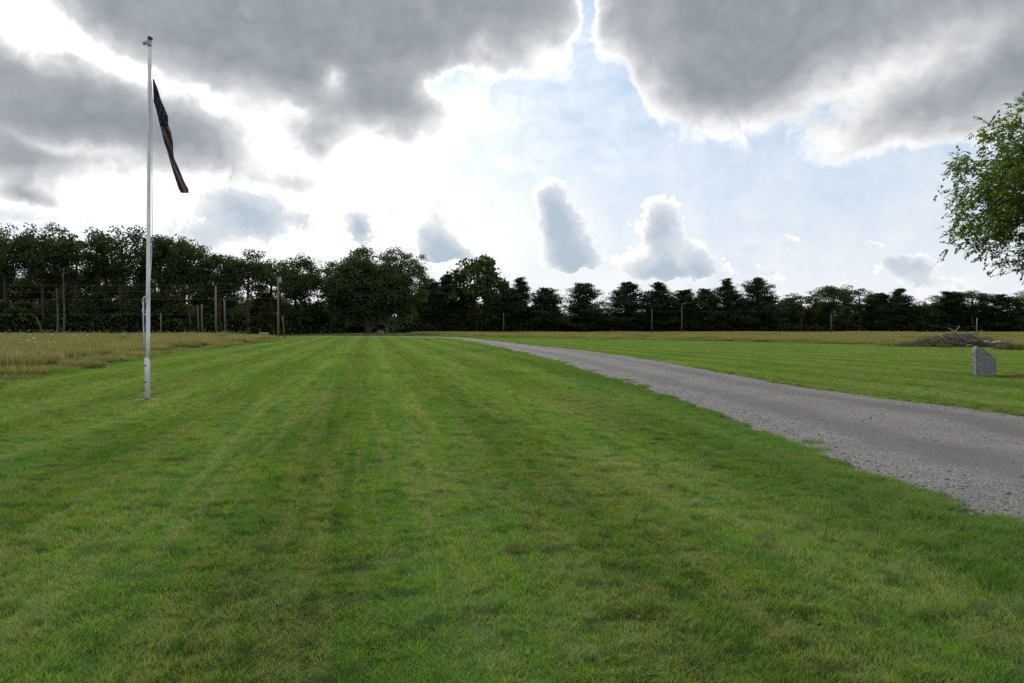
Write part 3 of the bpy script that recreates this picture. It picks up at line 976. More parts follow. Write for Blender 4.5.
vnear = [grass_patch("grass_patch", 0.34, 620, 0.022, 0.075, 0.0025, 0.006, M_BLADE, (0.0, 0.1), 2, 210 + i, splay=1.0) for i in range(5)]
vfar = [grass_patch("grass_patch", 0.8, 1000, 0.03, 0.08, 0.006, 0.014, M_BLADE, (0.0, 0.1), 2, 220 + i, splay=0.9) for i in range(4)]
verge("lawn_grass", vnear, 3, 48, 26, 1.0, 1.0)
verge("lawn_grass", vfar, 40, 140, 5, 1.9, 1.0)


# broad-leaved weeds and clover in the turf
def rosette(seed):
    r = np.random.default_rng(seed)
    V, F, hh, rr, k = [], [], [], [], 0
    for i in range(r.integers(7, 12)):
        a, L, w = r.uniform(0, 6.28), r.uniform(0.04, 0.09), r.uniform(0.012, 0.022)
        u, p = np.array([math.cos(a), math.sin(a), 0]), np.array([-math.sin(a), math.cos(a), 0])
        zt = r.uniform(0.012, 0.03)
        pts = [u * 0.01, u * L * 0.55 + p * w + [0, 0, zt], u * L + [0, 0, zt * 0.9], u * L * 0.55 - p * w + [0, 0, zt]]
        V += pts
        F.append((k, k + 1, k + 2, k + 3))
        k += 4
        hh += [0.8] * 4
        rr += [r.uniform(0.05, 0.4)] * 4
    o = mesh_np("weed_rosette", np.array(V), np.array(F), M_BLADE, attrs={"h": hh, "rnd": rr})
    COL.objects.unlink(o)
    return o


x, y = ring(2.5, 22, 0.3, 44)
ok = (off_road(x, y) > 0.05) & (fbm(x * 0.5 + 9, y * 0.5, 61) > 0.5) & (rng.random(len(x)) < 0.33) & (left_meadow(x, y) < 0)
x, y = x[ok], y[ok]
scatter("lawn_weeds", [rosette(300 + i) for i in range(5)], np.stack([x, y, height(x, y)], -1),
        np.c_[np.zeros((len(x), 2)), rng.uniform(0, 6.28, len(x))], np.repeat(rng.uniform(0.45, 0.75, len(x))[:, None], 3, 1))

# tall meadow grass
tall = [grass_patch("meadow_patch", 1.6, 1500, 0.55, 1.05, 0.006, 0.013, M_MEADOW, (0.08, 0.05), 3, 160 + i, head=0.9, splay=0.28) for i in range(6)]
low = [grass_patch("meadow_patch", 1.6, 1100, 0.25, 0.55, 0.012, 0.022, M_MEADOW, (0.0, 0.1), 2, 170 + i, splay=0.5) for i in range(3)]
x, y = ring(14, 150, 1.25, 56)
ok = (left_meadow(x, y) > 0.3 + 0.5 * (fbm(x * 0.5, y * 0.5, 71) - 0.5)) & (y < edge_d(px_of(x, y)) + 2)
x, y = x[ok], y[ok]
inn = np.clip(left_meadow(x, y) / 1.2, 0.55, 1)
hs = inn * (0.92 + 0.5 * (fbm(x * 0.25, y * 0.25, 73) - 0.5)) * rng.uniform(0.75, 1.2, len(x))
scatter("meadow_grass", tall + low, np.stack([x, y, height(x, y)], -1), np.c_[np.zeros((len(x), 2)), rng.uniform(0, 6.28, len(x))],
        np.stack([np.ones(len(x)), np.ones(len(x)), hs], -1))
LMX, LMY = x, y
rim = [grass_patch("meadow_patch", 1.1, 900, 0.16, 0.46, 0.006, 0.013, M_BLADE, (0.0, 0.1), 2, 230 + i, splay=0.6) for i in range(4)]
x, y = ring(10, 130, 0.7, 56)
lm_ = left_meadow(x, y)
ok = (lm_ > -0.1 + 0.8 * (fbm(x * 0.7, y * 0.7, 79) - 0.5)) & (lm_ < 1.1) & (rng.random(len(x)) < 0.6)
x, y, lm_ = x[ok], y[ok], lm_[ok]
scatter("meadow_grass", rim, np.stack([x, y, height(x, y)], -1), np.c_[np.zeros((len(x), 2)), rng.uniform(0, 6.28, len(x))],
        np.stack([np.ones(len(x)), np.ones(len(x)), (0.45 + 0.45 * np.clip(lm_, 0, 1.6)) * rng.uniform(0.7, 1.3, len(x))], -1))
tall2 = [grass_patch("meadow_patch", 2.6, 1700, 0.55, 1.05, 0.010, 0.022, M_MEADOW, (0.08, 0.05), 3, 180 + i, head=0.9, splay=0.28) for i in range(5)]
x, y = ring(40, 208, 2.1, 44)
ok = (right_meadow(x, y) > 0.5 + 2.0 * (fbm(x * 0.3, y * 0.3, 75) - 0.5)) & (y < edge_d(px_of(x, y)) + 1) & (off_road(x, y) > 1.5) & ((((x - 36.2) / 4.9) ** 2 + ((y - 61.5) / 3.0) ** 2) > 1)
x, y = x[ok], y[ok]
inn = np.clip(right_meadow(x, y) / 4.0, 0.4, 1)
xe, ye = ring(35, 150, 1.1, 44)
rm_ = right_meadow(xe, ye)
ok = ((((xe - 36.2) / 4.4) ** 2 + ((ye - 61.5) / 2.2) ** 2) > 1) & (rm_ > -0.2) & (rm_ < 4.5) & (off_road(xe, ye) > 1.0) & (rng.random(len(xe)) < 0.8)
xe, ye, rm_ = xe[ok], ye[ok], rm_[ok]
scatter("meadow_grass", rim, np.stack([xe, ye, np.zeros(len(xe))], -1), np.c_[np.zeros((len(xe), 2)), rng.uniform(0, 6.28, len(xe))],
        np.stack([np.full(len(xe), 1.3), np.full(len(xe), 1.3), (0.4 + 0.3 * np.clip(rm_, 0, 3)) * rng.uniform(0.7, 1.3, len(xe))], -1))
wild = np.where(px_of(x, y) < 415, 0.45, 1.0)
hs = wild * inn * (0.70 + 0.6 * (fbm(x * 0.12, y * 0.12, 77) - 0.5)) * rng.uniform(0.85, 1.15, len(x))
scatter("meadow_grass", tall2, np.stack([x, y, np.zeros(len(x))], -1), np.c_[np.zeros((len(x), 2)), rng.uniform(0, 6.28, len(x))],
        np.stack([np.ones(len(x)), np.ones(len(x)), hs], -1))


# loose stones on the drive
def pebble(seed):
    r = np.random.default_rng(seed)
    k, s = 4, 7
    V = [(0, 0, 0.45)]
    for i in range(1, k):
        ph = math.pi * i / k
        for j in range(s):
            q = 0.5 * r.uniform(0.75, 1.15)
            V.append((q * math.sin(ph) * math.cos(6.283 * j / s), 0.8 * q * math.sin(ph) * math.sin(6.283 * j / s), 0.75 * q * math.cos(ph)))
    V.append((0, 0, -0.4))
    Q = [(1 + i * s + j, 1 + (i + 1) * s + j, 1 + (i + 1) * s + (j + 1) % s, 1 + i * s + (j + 1) % s) for i in range(k - 2) for j in range(s)]
    T = [(0, 1 + j, 1 + (j + 1) % s) for j in range(s)] + [(len(V) - 1, 1 + (k - 2) * s + (j + 1) % s, 1 + (k - 2) * s + j) for j in range(s)]
    o = mesh_np("pebble", np.array(V), [np.array(Q), np.array(T)], M_PEBBLE)
    COL.objects.unlink(o)
    return o


NP = 26000
ii = rng.integers(0, ROAD_N - 1, NP * 14)
w_ = np.exp(-np.hypot(*((eL + eR) / 2)[ii].T) / 16)
ii = ii[rng.random(NP * 14) < w_ * 1.0]
uq = np.where(rng.random(len(ii)) < 0.35, np.clip(np.abs(rng.normal(0, 0.12, len(ii))), 0, 1), rng.uniform(-0.02, 1.02, len(ii)))
uq = np.where(rng.random(len(ii)) < 0.12, 1 - np.abs(rng.normal(0, 0.08, len(ii))), uq)
fr = rng.random(len(ii))
L0 = (road[ii, 0] * (1 - fr)[:, None] + road[ii + 1, 0] * fr[:, None])
R0 = (road[ii, -1] * (1 - fr)[:, None] + road[ii + 1, -1] * fr[:, None])
pp = L0 * (1 - uq)[:, None] + R0 * uq[:, None]
uc = np.clip(uq, 0, 1)
pz = height(pp[:, 0], pp[:, 1]) + 0.010 - 0.030 * np.abs(2 * uc - 1) ** 30 + 0.05 * (1 - (2 * uc - 1) ** 2) - 0.022 * (np.exp(-((uc - 0.3) / 0.1) ** 2) + np.exp(-((uc - 0.72) / 0.1) ** 2))
ps = 0.010 + 0.024 * rng.random(len(pp)) ** 3 + 0.025 * (rng.random(len(pp)) < 0.02)
scatter("loose_gravel", [pebble(400 + i) for i in range(6)], np.c_[pp, pz], rng.uniform(-0.4, 0.4, (len(pp), 3)) + np.c_[np.zeros((len(pp), 2)), rng.uniform(0, 6.28, len(pp))], np.repeat(ps[:, None], 3, 1))

# ------------------------------------------------------------------ trees
def leaf_cards(cent, size, r, asp=0.6, flat=0.0):
    """folded diamond leaves; returns verts, quads, rnd"""
    nL = len(cent)
    a = r.normal(0, 1, (nL, 3))
    a[:, 2] *= (1 - flat)
    a /= np.linalg.norm(a, axis=1, keepdims=True)
    b = np.cross(a, r.normal(0, 1, (nL, 3)) + np.array([0, 0, flat * 3]))
    b /= np.linalg.norm(b, axis=1, keepdims=True) + 1e-9
    c = np.cross(a, b)
    s = np.asarray(size)[:, None] / 2
    v = np.stack([cent - a * s, cent + b * s * asp + c * s * 0.15, cent + a * s, cent - b * s * asp + c * s * 0.15], 1).reshape(-1, 3)
    f = np.arange(nL * 4).reshape(-1, 4)
    return v, f, np.repeat(r.random(nL), 4)


def grow(tips, base, r, trunk_pts, droop=0.0):
    """each tip joins the nearest wood already grown; returns segments (p0, p1, order) and pipe-model radii"""
    nodes = [np.asarray(p, float) for p in trunk_pts]
    parent = [-1] + list(range(len(nodes) - 1))
    ax = np.asarray(trunk_pts)[:, :2].mean(0)
    tips = np.asarray(tips)
    order = np.argsort(np.hypot(tips[:, 0] - ax[0], tips[:, 1] - ax[1]) + 0.25 * np.abs(tips[:, 2] - trunk_pts[-1][2] * 0.6))
    N = np.array(nodes)
    tip_nodes = []
    for i in order:
        p = tips[i]
        d = np.linalg.norm((N - p) * np.array([1, 1, 1.35]) + np.array([0, 0, 0]), axis=1) + np.where(N[:, 2] > p[2] + 0.2, 0.8 * (N[:, 2] - p[2]), 0)
        j = int(d.argmin())
        q = N[j]
        L = np.linalg.norm(p - q)
        steps = max(1, min(5, int(L / 0.5)))
        last = j
        for s_ in range(1, steps + 1):
            u = s_ / steps
            w = q + (p - q) * u
            if s_ < steps:
                w = w + r.normal(0, 0.05 * L / steps + 0.01, 3) + np.array([0, 0, 0.10 * L * u * (1 - u)])
            N = np.vstack([N, w])
            parent.append(last)
            last = len(N) - 1
        tip_nodes.append((last, i))
    cnt = np.zeros(len(N))
    for t_, _ in tip_nodes:
        cnt[t_] += 1
    for k in range(len(N) - 1, 0, -1):
        if parent[k] >= 0:
            cnt[parent[k]] += cnt[k]
    return N, np.array(parent), cnt, tip_nodes


def wood_mesh(N, parent, cnt, rtip, power, mb, seg=5, rmax=9.0, skip=0.0):
    rad = np.minimum(rtip * np.maximum(cnt, 1) ** power, rmax)
    ch = {}
    for k in range(1, len(N)):
        ch.setdefault(parent[k], []).append(k)
    started = set()
    for k in range(1, len(N)):
        if k in started:
            continue
        chain = [parent[k], k]
        started.add(k)
        cur = k
        while cur in ch:
            nx = max(ch[cur], key=lambda q: cnt[q])
            if nx in started:
                break
            chain.append(nx)
            started.add(nx)
            cur = nx
        rr = np.array([rad[q] for q in chain])
        rr[0] = min(rr[0], rr[1] * 1.25)
        if rr[1] < skip:
            continue
        mb.tube(N[chain], rr, seg=seg if rr.max() < 0.1 else 8, cap=False)


def decid(seed, Ht, base, Rad, nclump, per, leaf, dense=1.0, lean=0.0, top=0.5, shape=1.0, mat=None, bark=None, trunk_r=None, trunks=1):
    """tapered trunk(s), limbs, and a crown of many small leaves gathered in uneven clumps"""
    r = np.random.default_rng(seed)
    C = []
    tries = 0
    while len(C) < nclump and tries < 4000:
        tries += 1
        u = r.normal(0, 1, 3)
        u /= np.linalg.norm(u)
        k = r.uniform(0.25, 1.0) ** 0.55
        p = np.array([u[0] * Rad * k, u[1] * Rad * k, (base + Ht) / 2 + u[2] * (Ht - base) / 2 * k])
        tt = (p[2] - base) / (Ht - base)
        lim = Rad * (1 - abs(tt - top) ** 2.2 * 2.2) * shape
        if np.hypot(p[0], p[1]) > max(lim, Rad * 0.2):
            continue
        if r.random() > 0.35 + 0.65 * vnoise(p[0] / Rad * 2 + seed, p[2] / Rad * 2, seed):
            continue
        C.append(p)
    C = np.array(C)
    cr = Rad * r.uniform(0.16, 0.34, len(C))
    nper = np.maximum((per * (cr / cr.mean()) ** 2 * r.uniform(0.4, 1.3, len(C))).astype(int), 8)
    idx = np.repeat(np.arange(len(C)), nper)
    d = r.normal(0, 1, (len(idx), 3))
    d /= np.linalg.norm(d, axis=1, keepdims=True)
    k = r.uniform(0, 1, len(idx)) ** 0.42
    cent = C[idx] + d * (k * cr[idx])[:, None] * np.array([1.08, 1.08, 0.85])
    cent += r.normal(0, 0.10, cent.shape)
    v, f, rn = leaf_cards(cent, r.uniform(0.7, 1.3, len(cent)) * leaf, r)
    mb = MB()
    tr = trunk_r or Ht * 0.016
    hx = lean * Ht
    tp = [np.array([hx * (z / Ht) ** 1.3 + 0.15 * math.sin(z * 0.5 + seed), 0.12 * math.sin(z * 0.4 + 2 * seed), z]) for z in np.linspace(0, base + (Ht - base) * 0.6, 9)]
    N, par, cnt, _ = grow(C, None, r, tp)
    wood_mesh(N, par, cnt, tr / (len(C) ** 0.5) * 0.9, 0.5, mb, skip=0.0)
    mb.lathe([(tr * 1.7, -0.1), (tr * 1.25, 0.25), (tr * 1.05, 0.9), (tr * 0.98, 2.0)], (tp[0][0], tp[0][1], 0), 9)
    cm = mesh_np("crown", v, f, mat or M_LEAF, attrs={"rnd": rn})
    tm = mb.build("trunk", bark or M_BARK)
    return tm, cm


def pine(seed, Ht, Rad, base=0.12, round_=0.6, gap=0.15, leaf=0.34):
    r = np.random.default_rng(seed)
    mb = MB()
    tr = Ht * 0.016
    zs = np.linspace(0, Ht * 0.97, 10)
    off = r.normal(0, 0.08, (10, 2)).cumsum(0) * 0.5
    tp = np.c_[off, zs]
    mb.tube(tp, np.interp(zs, [0, Ht], [tr, 0.03]), 8)
    mb.lathe([(tr * 1.6, -0.1), (tr * 1.15, 0.3), (tr, 0.9)], (tp[0][0], tp[0][1], 0), 9)
    cents = []
    z = Ht * base
    while z < Ht * 0.985:
        t_ = (z / Ht - base) / (1 - base)
        prof = (1 - t_ ** 1.25) ** (round_ + 0.15) * (0.72 + 0.28 * min(1, t_ * 4 + 0.25))
        for j in range(r.integers(5, 8)):
            if r.random() < gap:
                continue
            a = r.uniform(0, 6.283)
            L = Rad * prof * (r.uniform(0.5, 1.0) if r.random() < 0.8 else r.uniform(1.1, 1.45)) * (0.75 + 0.5 * vnoise(z * 0.55, seed * 1.7, seed)) + 0.25
            up = r.uniform(0.05, 0.35) + 0.5 * t_
            x0, y0 = np.interp(z, zs, tp[:, 0]), np.interp(z, zs, tp[:, 1])
            q = np.array([[x0 + math.cos(a) * L * u, y0 + math.sin(a) * L * u, z + up * L * u * (0.6 + 0.4 * u)] for u in (0, 0.35, 0.7, 1)])
            mb.tube(q, np.array([0.05, 0.04, 0.025, 0.012]) * (0.6 + L / 4), 5, cap=False)
            nn = int(62 * L + 26)
            u = r.uniform(0.18, 1.06, nn) ** 0.75
            c = np.stack([np.interp(u, (0, 0.35, 0.7, 1), q[:, k]) for k in range(3)], -1)
            sp = 0.13 * L * (1.1 - 0.5 * u) + 0.16
            c += r.normal(0, 1, (nn, 3)) * sp[:, None] * np.array([1, 1, 0.62])
            cents.append(c)
        z += Ht * r.uniform(0.026, 0.045)
    c = np.concatenate(cents)
    v, f, rn = leaf_cards(c, r.uniform(0.6, 1.35, len(c)) * leaf, r, 0.45, 0.3)
    return mb.build("trunk", M_BARK), mesh_np("crown", v, f, M_NEEDLE, attrs={"rnd": rn})


PROTO = {}


def proto(key, pair, Ht, Rad):
    for o in pair:
        COL.objects.unlink(o)
    PROTO[key] = (pair, Ht, Rad)


for i in range(5):
    proto("oak%d" % i, decid(10 + i, 18, 8.8, 4.8, 70, 120, 0.40, top=0.50), 18, 4.6)
for i in range(3):
    proto("open%d" % i, decid(30 + i, 18, 7.0, 3.6, 48, 85, 0.40, top=0.45), 18, 3.4)
for i in range(4):
    proto("under%d" % i, decid(50 + i, 9.5, 0.8, 3.9, 64, 130, 0.42, top=0.46), 9.5, 3.9)
for i in range(6):
    proto("pine%d" % i, pine(70 + i, 13, 3.6, 0.08, [0.55, 0.75, 0.45, 0.9, 0.6, 0.5][i], 0.12), 13, 3.6)
for i in range(2):
    proto("scraggly%d" % i, pine(80 + i, 13, 2.7, 0.25, 0.7, 0.42), 13, 2.7)


def plant(key, name, label, x, y, ht, width=None, rz=None, group=None, bark=None):
    pair, Ht, Rad = PROTO[key]
    sz = ht / Ht
    sx = (width / (2 * Rad)) if width else sz
    root = thing(name, label, "tree", (x, y, 0), rng.uniform(0, 6.28) if rz is None else rz, group)
    root.scale = (sx, sx, sz)
    for s_ in pair:
        c_ = s_.copy()
        COL.objects.link(c_)
        c_.parent = root
        c_.name = s_.name.split(".")[0]
        if bark and c_.name.startswith("trunk"):
            c_.material_slots[0].link = "OBJECT"
            c_.material_slots[0].material = bark
    return root


# front row, tree by tree: column, row of its top, width in pixels, kind, label
FRONT = [
    (6, 226, 66, "oak0", "broadleaf_tree", "tall dark leafy tree at the very left end of the woods"),
    (44, 226, 52, "oak1", "broadleaf_tree", "tall dark leafy tree just right of the leftmost one in the woods"),
    (76, 233, 44, "open0", "broadleaf_tree", "loose crowned tree with sky showing through, left of the broad flat crown"),
    (122, 226, 66, "oak2", "broadleaf_tree", "broad flat topped dark tree standing just left behind the flagpole"),
    (168, 234, 46, "oak3", "broadleaf_tree", "dark rounded tree rising just right behind the flagpole"),
    (190, 240, 42, "oak4", "broadleaf_tree", "dark leafy tree above the pair of short wooden posts in the meadow"),
    (221, 249, 44, "open1", "broadleaf_tree", "thin open tree behind the middle wooden posts of the meadow"),
    (248, 251, 46, "oak1", "broadleaf_tree", "spiky topped leafy tree left of the tall utility pole"),
    (272, 258, 40, "open2", "broadleaf_tree", "narrow open crowned tree directly behind the tall utility pole"),
    (301, 255, 44, "oak0", "broadleaf_tree", "dark tree filling the gap between tall utility pole and lone lawn tree"),
    (330, 262, 42, "open0", "broadleaf_tree", "thin tree half hidden behind the left side of the lone lawn tree"),
    (428, 279, 34, "pine2", "pine_tree", "short pointed pine just right of the lone lawn tree"),
    (447, 275, 36, "pine1", "pine_tree", "dark pine against the left side of the big round crowned tree"),
    (476, 259, 64, "under2", "broadleaf_tree", "big round crowned black tree, tallest right of the lone lawn tree"),
    (505, 283, 28, "pine4", "pine_tree", "low pine between the big round crown and the open topped pine"),
    (521, 278, 34, "scraggly0", "pine_tree", "open topped pine with bare lower branches right of the big round crown"),
    (547, 288, 40, "pine5", "pine_tree", "squat pine left of the pine with long arms reaching right"),
    (582, 284, 46, "pine0", "pine_tree", "dense pine with long arms beside the bright gap in the treeline"),
    (606, 313, 20, "pine3", "pine_tree", "small low pine standing in the bright gap of the treeline"),
    (627, 282, 42, "pine4", "pine_tree", "round topped black pine just right of the bright gap in the treeline"),
    (659, 283, 46, "pine1", "pine_tree", "broad domed pine behind the two thin far posts"),
    (685, 290, 34, "pine2", "pine_tree", "shorter pine behind the right one of the two thin far posts"),
    (706, 289, 36, "pine5", "pine_tree", "medium pine left of the twin humped pines on the right treeline"),
    (727, 279, 42, "pine3", "pine_tree", "left one of the twin humped tall pines on the right treeline"),
    (757, 279, 42, "pine0", "pine_tree", "right one of the twin humped tall pines on the right treeline"),
    (778, 293, 26, "open1", "broadleaf_tree", "thin see-through tree right of the twin humped pines"),
    (801, 293, 30, "open2", "broadleaf_tree", "grey green ragged tree midway along the right treeline"),
    (833, 285, 44, "oak3", "broadleaf_tree", "round dark tree behind the thin far post at the right treeline"),
    (860, 288, 30, "open0", "broadleaf_tree", "loose see-through tree left of the dark double crown on the right"),
    (880, 293, 34, "pine4", "pine_tree", "dark pine forming the left half of the double crown on the right"),
    (899, 289, 38, "pine1", "pine_tree", "dark pine forming the right half of the double crown on the right"),
    (925, 301, 30, "under1", "broadleaf_tree", "low bushy tree behind the left end of the brush pile"),
    (949, 292, 40, "pine2", "pine_tree", "dark pine behind the middle of the brush pile"),
    (972, 291, 38, "oak4", "broadleaf_tree", "dark tree rising behind the standing stone"),
    (1002, 295, 40, "pine0", "pine_tree", "dark pine below the hanging leaves of the near tree"),
    (1030, 292, 42, "oak1", "broadleaf_tree", "dark tree at the right end of the far treeline"),
]
for (px, top, wpx, key, nm, lab) in FRONT:
    d = float(edge_d(px)) + rng.uniform(0, 3)
    plant(key, nm, lab, xat(px, d), d, zat(top, d) * 1.0, wpx / FPX * d * (1.12 if key.startswith("pine") else 1.06))

# fill rows behind and understory in front; nothing tells these apart
for row, (dd, step, lo, hi) in enumerate(((9, 36, 0.80, 0.97), (20, 27, 0.72, 0.92), (34, 30, 0.75, 0.95))):
    px = -330 - 10 * row
    while px < 1350:
        left_ = px < 345
        ref = np.interp(px, [-300, 0, 130, 250, 330, 430, 520, 600, 615, 760, 1030, 1300], [222, 226, 228, 250, 262, 278, 286, 306, 292, 288, 296, 290])
        d = float(edge_d(px)) + dd + rng.uniform(-3, 3)
        top = ref + (rng.uniform(8, 24) if not left_ else (rng.uniform(4, 16) if row == 0 else rng.uniform(30, 52)))
        key = ("oak%d" % rng.integers(0, 5) if rng.random() < 0.55 else "open%d" % rng.integers(0, 3)) if left_ else ("pine%d" % rng.integers(0, 6) if rng.random() < 0.72 else "oak%d" % rng.integers(0, 5))
        ht = zat(top, d) * rng.uniform(0.86, 1.13)
        if left_:
            plant(key, "broadleaf_tree", "dark leafy tree standing deeper in the left woods, mostly hidden", xat(px, d), d, ht, rng.uniform(6.5, 9.5), group="trees deeper in the left woods")
        else:
            plant(key, "pine_tree" if key.startswith("pine") else "broadleaf_tree", "dark tree standing behind the front row of the right treeline", xat(px, d), d, ht, rng.uniform(7, 10), group="trees behind the front of the right treeline")
        px += step * rng.uniform(0.75, 1.3) * (1.7 if left_ and row == 0 else 1.0)
px = -320
while px < 1330:
    d = float(edge_d(px)) + rng.uniform(1, 6)
    left_ = px < 345
    top = (rng.uniform(290, 310) if left_ else rng.uniform(307, 320))
    plant("under%d" % rng.integers(0, 4), "understory_tree", "low bushy dark tree along the foot of the left woods" if left_ else "low bushy dark tree along the foot of the right treeline",
          xat(px, d), d, zat(top, d), rng.uniform(6, 9), group="bushy trees at the foot of the left woods" if left_ else "bushy trees at the foot of the right treeline")
    px += rng.uniform(17, 27)

# undergrowth and the mass of the woods farther in
def leaf_mass(name, d0, d1, zlo, zhi, count, leaf, mat, pmin=-420, pmax=1450):
    r = np.random.default_rng(hash(name) % 1000 if False else len(name) * 13)
    px = r.uniform(pmin, pmax, count)
    d = edge_d(px) + r.uniform(d0, d1, count)
    top = np.interp(px, [0, 300, 380, 1024], [1.0, 1.0, 0.72, 0.62]) * zhi
    z = zlo + (top - zlo) * r.random(count) ** 0.9 * (0.45 + 0.75 * fbm(px / 14, d / 9, 5))
    c = np.stack([(px - 512) / FPX * d, d, z], -1)
    v, f, rn = leaf_cards(c, r.uniform(0.7, 1.4, count) * leaf, r, 0.8)
    return kind(mesh_np(name, v, f, mat, attrs={"rnd": rn}), "stuff")


kind(leaf_mass("undergrowth", -1.0, 8, 0.0, 4.2, 42000, 0.5, M_LEAF), "stuff", "dense dark undergrowth along the foot of the woods")
kind(leaf_mass("distant_woods", 42, 70, 0.0, 9.5, 45000, 1.3, M_LEAF), "stuff", "dark mass of woods behind the visible trees")

# pale trunks in the left woods
for px, top, bot, r0, lean, lab in ((57.5, 288, 334, 0.24, 0.0, "pale bare trunk, thicker one of the two in the left woods"), (63.5, 268, 334, 0.20, 0.02, "pale slender trunk, taller one of the two in the left woods")):
    d = 132.0
    o = thing("bare_tree", lab, "tree", (xat(px, d), d, 0))
    mb = MB()
    Ht = zat(top, d)
    zz = np.linspace(0, Ht, 8)
    mb.tube(np.c_[0.12 * np.sin(zz * 0.5) + lean * zz, np.zeros(8), zz], np.interp(zz, [0, Ht], [r0, r0 * 0.35]), 8)
    mb.build("trunk", M_PALEBARK, o)
    mb = MB()
    rr = np.random.default_rng(int(px))
    for k in range(9):
        z0 = Ht * rr.uniform(0.45, 0.98)
        a = rr.uniform(0, 6.28)
        L = rr.uniform(0.6, 1.8)
        mb.tube([(0.12 * math.sin(z0 * 0.5) + lean * z0, 0, z0), (math.cos(a) * L * 0.6, math.sin(a) * L * 0.6, z0 + 0.3 * L), (math.cos(a) * L, math.sin(a) * L, z0 + 0.75 * L)], [0.06, 0.04, 0.015], 5)
    mb.build("branches", M_PALEBARK, o)
d = 131.0
mb = MB()
mb.tube([(xat(43.5, d), d, 0.0), (xat(39, d), d + 0.3, 1.9), (xat(34, d), d + 0.5, zat(316, d))], [0.16, 0.12, 0.07], 8)
tag(mb.build("dead_trunk", M_PALEBARK), "pale dead trunk leaning left at the foot of the left woods", "trunk")

# the lone tree on the lawn: dark spreading tree, and airy pale trunked trees beside it
d = 158.0
x0 = xat(368, d)


def lone_tree(seed, crown_c, crown_r, ntips, per, leaf, trunk_pts, rtip, barkm, density=None, spread=1.0):
    r = np.random.default_rng(seed)
    u = r.normal(0, 1, (ntips * 3, 3))
    u /= np.linalg.norm(u, axis=1, keepdims=True)
    k = r.uniform(0.12, 1.0, len(u)) ** 0.5
    lump = 0.80 + 0.42 * np.array([vnoise(a * 2.2 + seed, b * 2.2 + c_ * 1.7, seed) for a, b, c_ in u])
    p = np.asarray(crown_c) + u * (k * lump)[:, None] * np.asarray(crown_r)
    keep = vnoise(p[:, 0] * 0.55 + seed, p[:, 2] * 0.6 + p[:, 1] * 0.45, seed + 3) > 0.22
    if density is not None:
        keep &= r.random(len(p)) < density(p)
    p = p[keep][:ntips]
    N, par, cnt, tips = grow(p, None, r, trunk_pts)
    mb = MB()
    wood_mesh(N, par, cnt, rtip, 0.5, mb)
    cents = []
    for nd, i in tips:
        nn = int(per * r.uniform(0.5, 1.5))
        q = r.normal(0, 1, (nn, 3)) * spread * np.array([1.0, 1.0, 0.6])
        cents.append(N[nd] + q)
    c = np.concatenate(cents)
    return mb, c, r


root = thing("shade_tree", "large dark round tree with a forked trunk standing alone on the far lawn", "tree", (x0, d, 0))
tp = [(0, 0, -0.1), (0.05, 0, 0.8), (-0.1, 0, 1.8), (-0.3, 0, 3.2), (-0.6, 0.2, 5.0), (-0.9, 0.2, 7.5)]
mb, c, r = lone_tree(501, (-1.4, 0, 9.6), (8.6, 6.5, 6.9), 420, 120, 0.3, tp, 0.035, M_BARK, spread=0.75)
mb.tube([(0.05, 0, 0.3), (0.9, 0.1, 1.7), (2.2, 0.2, 3.6), (3.2, 0.3, 6.0)], [0.45, 0.36, 0.26, 0.14], 8)
mb.lathe([(0.95, -0.1), (0.72, 0.3), (0.55, 0.9), (0.48, 1.7)], (0, 0, 0), 10)
mb.build("trunk", M_BARK, root)
v, f, rn = leaf_cards(c, r.uniform(0.7, 1.35, len(c)) * 0.42, r)
mesh_np("crown", v, f, M_MAPLE, root, {"rnd": rn})
xb = xat(396, d + 2)
root = thing("shade_tree", "airy topped tree with pale leaning trunks right against the dark round tree", "tree", (xb, d + 2, 0))
tp = [(-1.9, 0, -0.1), (-1.8, 0, 1.5), (-1.5, 0, 3.5), (-0.9, 0, 6.0), (-0.2, 0, 9.0), (0.4, 0, 12.0)]
mb, c, r = lone_tree(517, (0.7, 0, 10.6), (5.2, 4.8, 7.6), 300, 85, 0.3, tp, 0.022, M_PALEBARK,
                     density=lambda p: np.clip(1.25 - (p[:, 2] - 8) / 9, 0.30, 1), spread=0.55)
mb.tube([(-0.9, 0.2, -0.1), (-0.4, 0.2, 1.6), (0.4, 0.2, 4.0), (1.4, 0.3, 7.5), (2.0, 0.3, 11.0)], [0.22, 0.19, 0.16, 0.11, 0.05], 8)
mb.build("trunk", M_PALEBARK, root)
v, f, rn = leaf_cards(c, r.uniform(0.7, 1.35, len(c)) * 0.33, r)
mesh_np("crown", v, f, M_MAPLE, root, {"rnd": rn})

# the near tree whose left half hangs into the frame
ND = 24.0
nx = xat(1092, ND)
root = thing("ash_tree", "near green leafy tree reaching in from the right edge", "tree", (nx, ND, 0))
r = np.random.default_rng(905)
u = r.normal(0, 1, (7000, 3))
u /= np.linalg.norm(u, axis=1, keepdims=True)
k = r.uniform(0.05, 1.0, len(u)) ** 0.45
lump = 0.72 + 0.55 * np.array([vnoise(a * 2.6 + 4, b * 2.0 + c_ * 2.6 + 9, 91) for a, b, c_ in u])
p = np.array([1.2, 0, 5.85]) + u * (k * lump)[:, None] * np.array([4.3, 4.0, 3.15])
keep = (vnoise(p[:, 0] * 1.0 + 3, p[:, 2] * 1.25 + p[:, 1] * 0.8, 95) > 0.30)
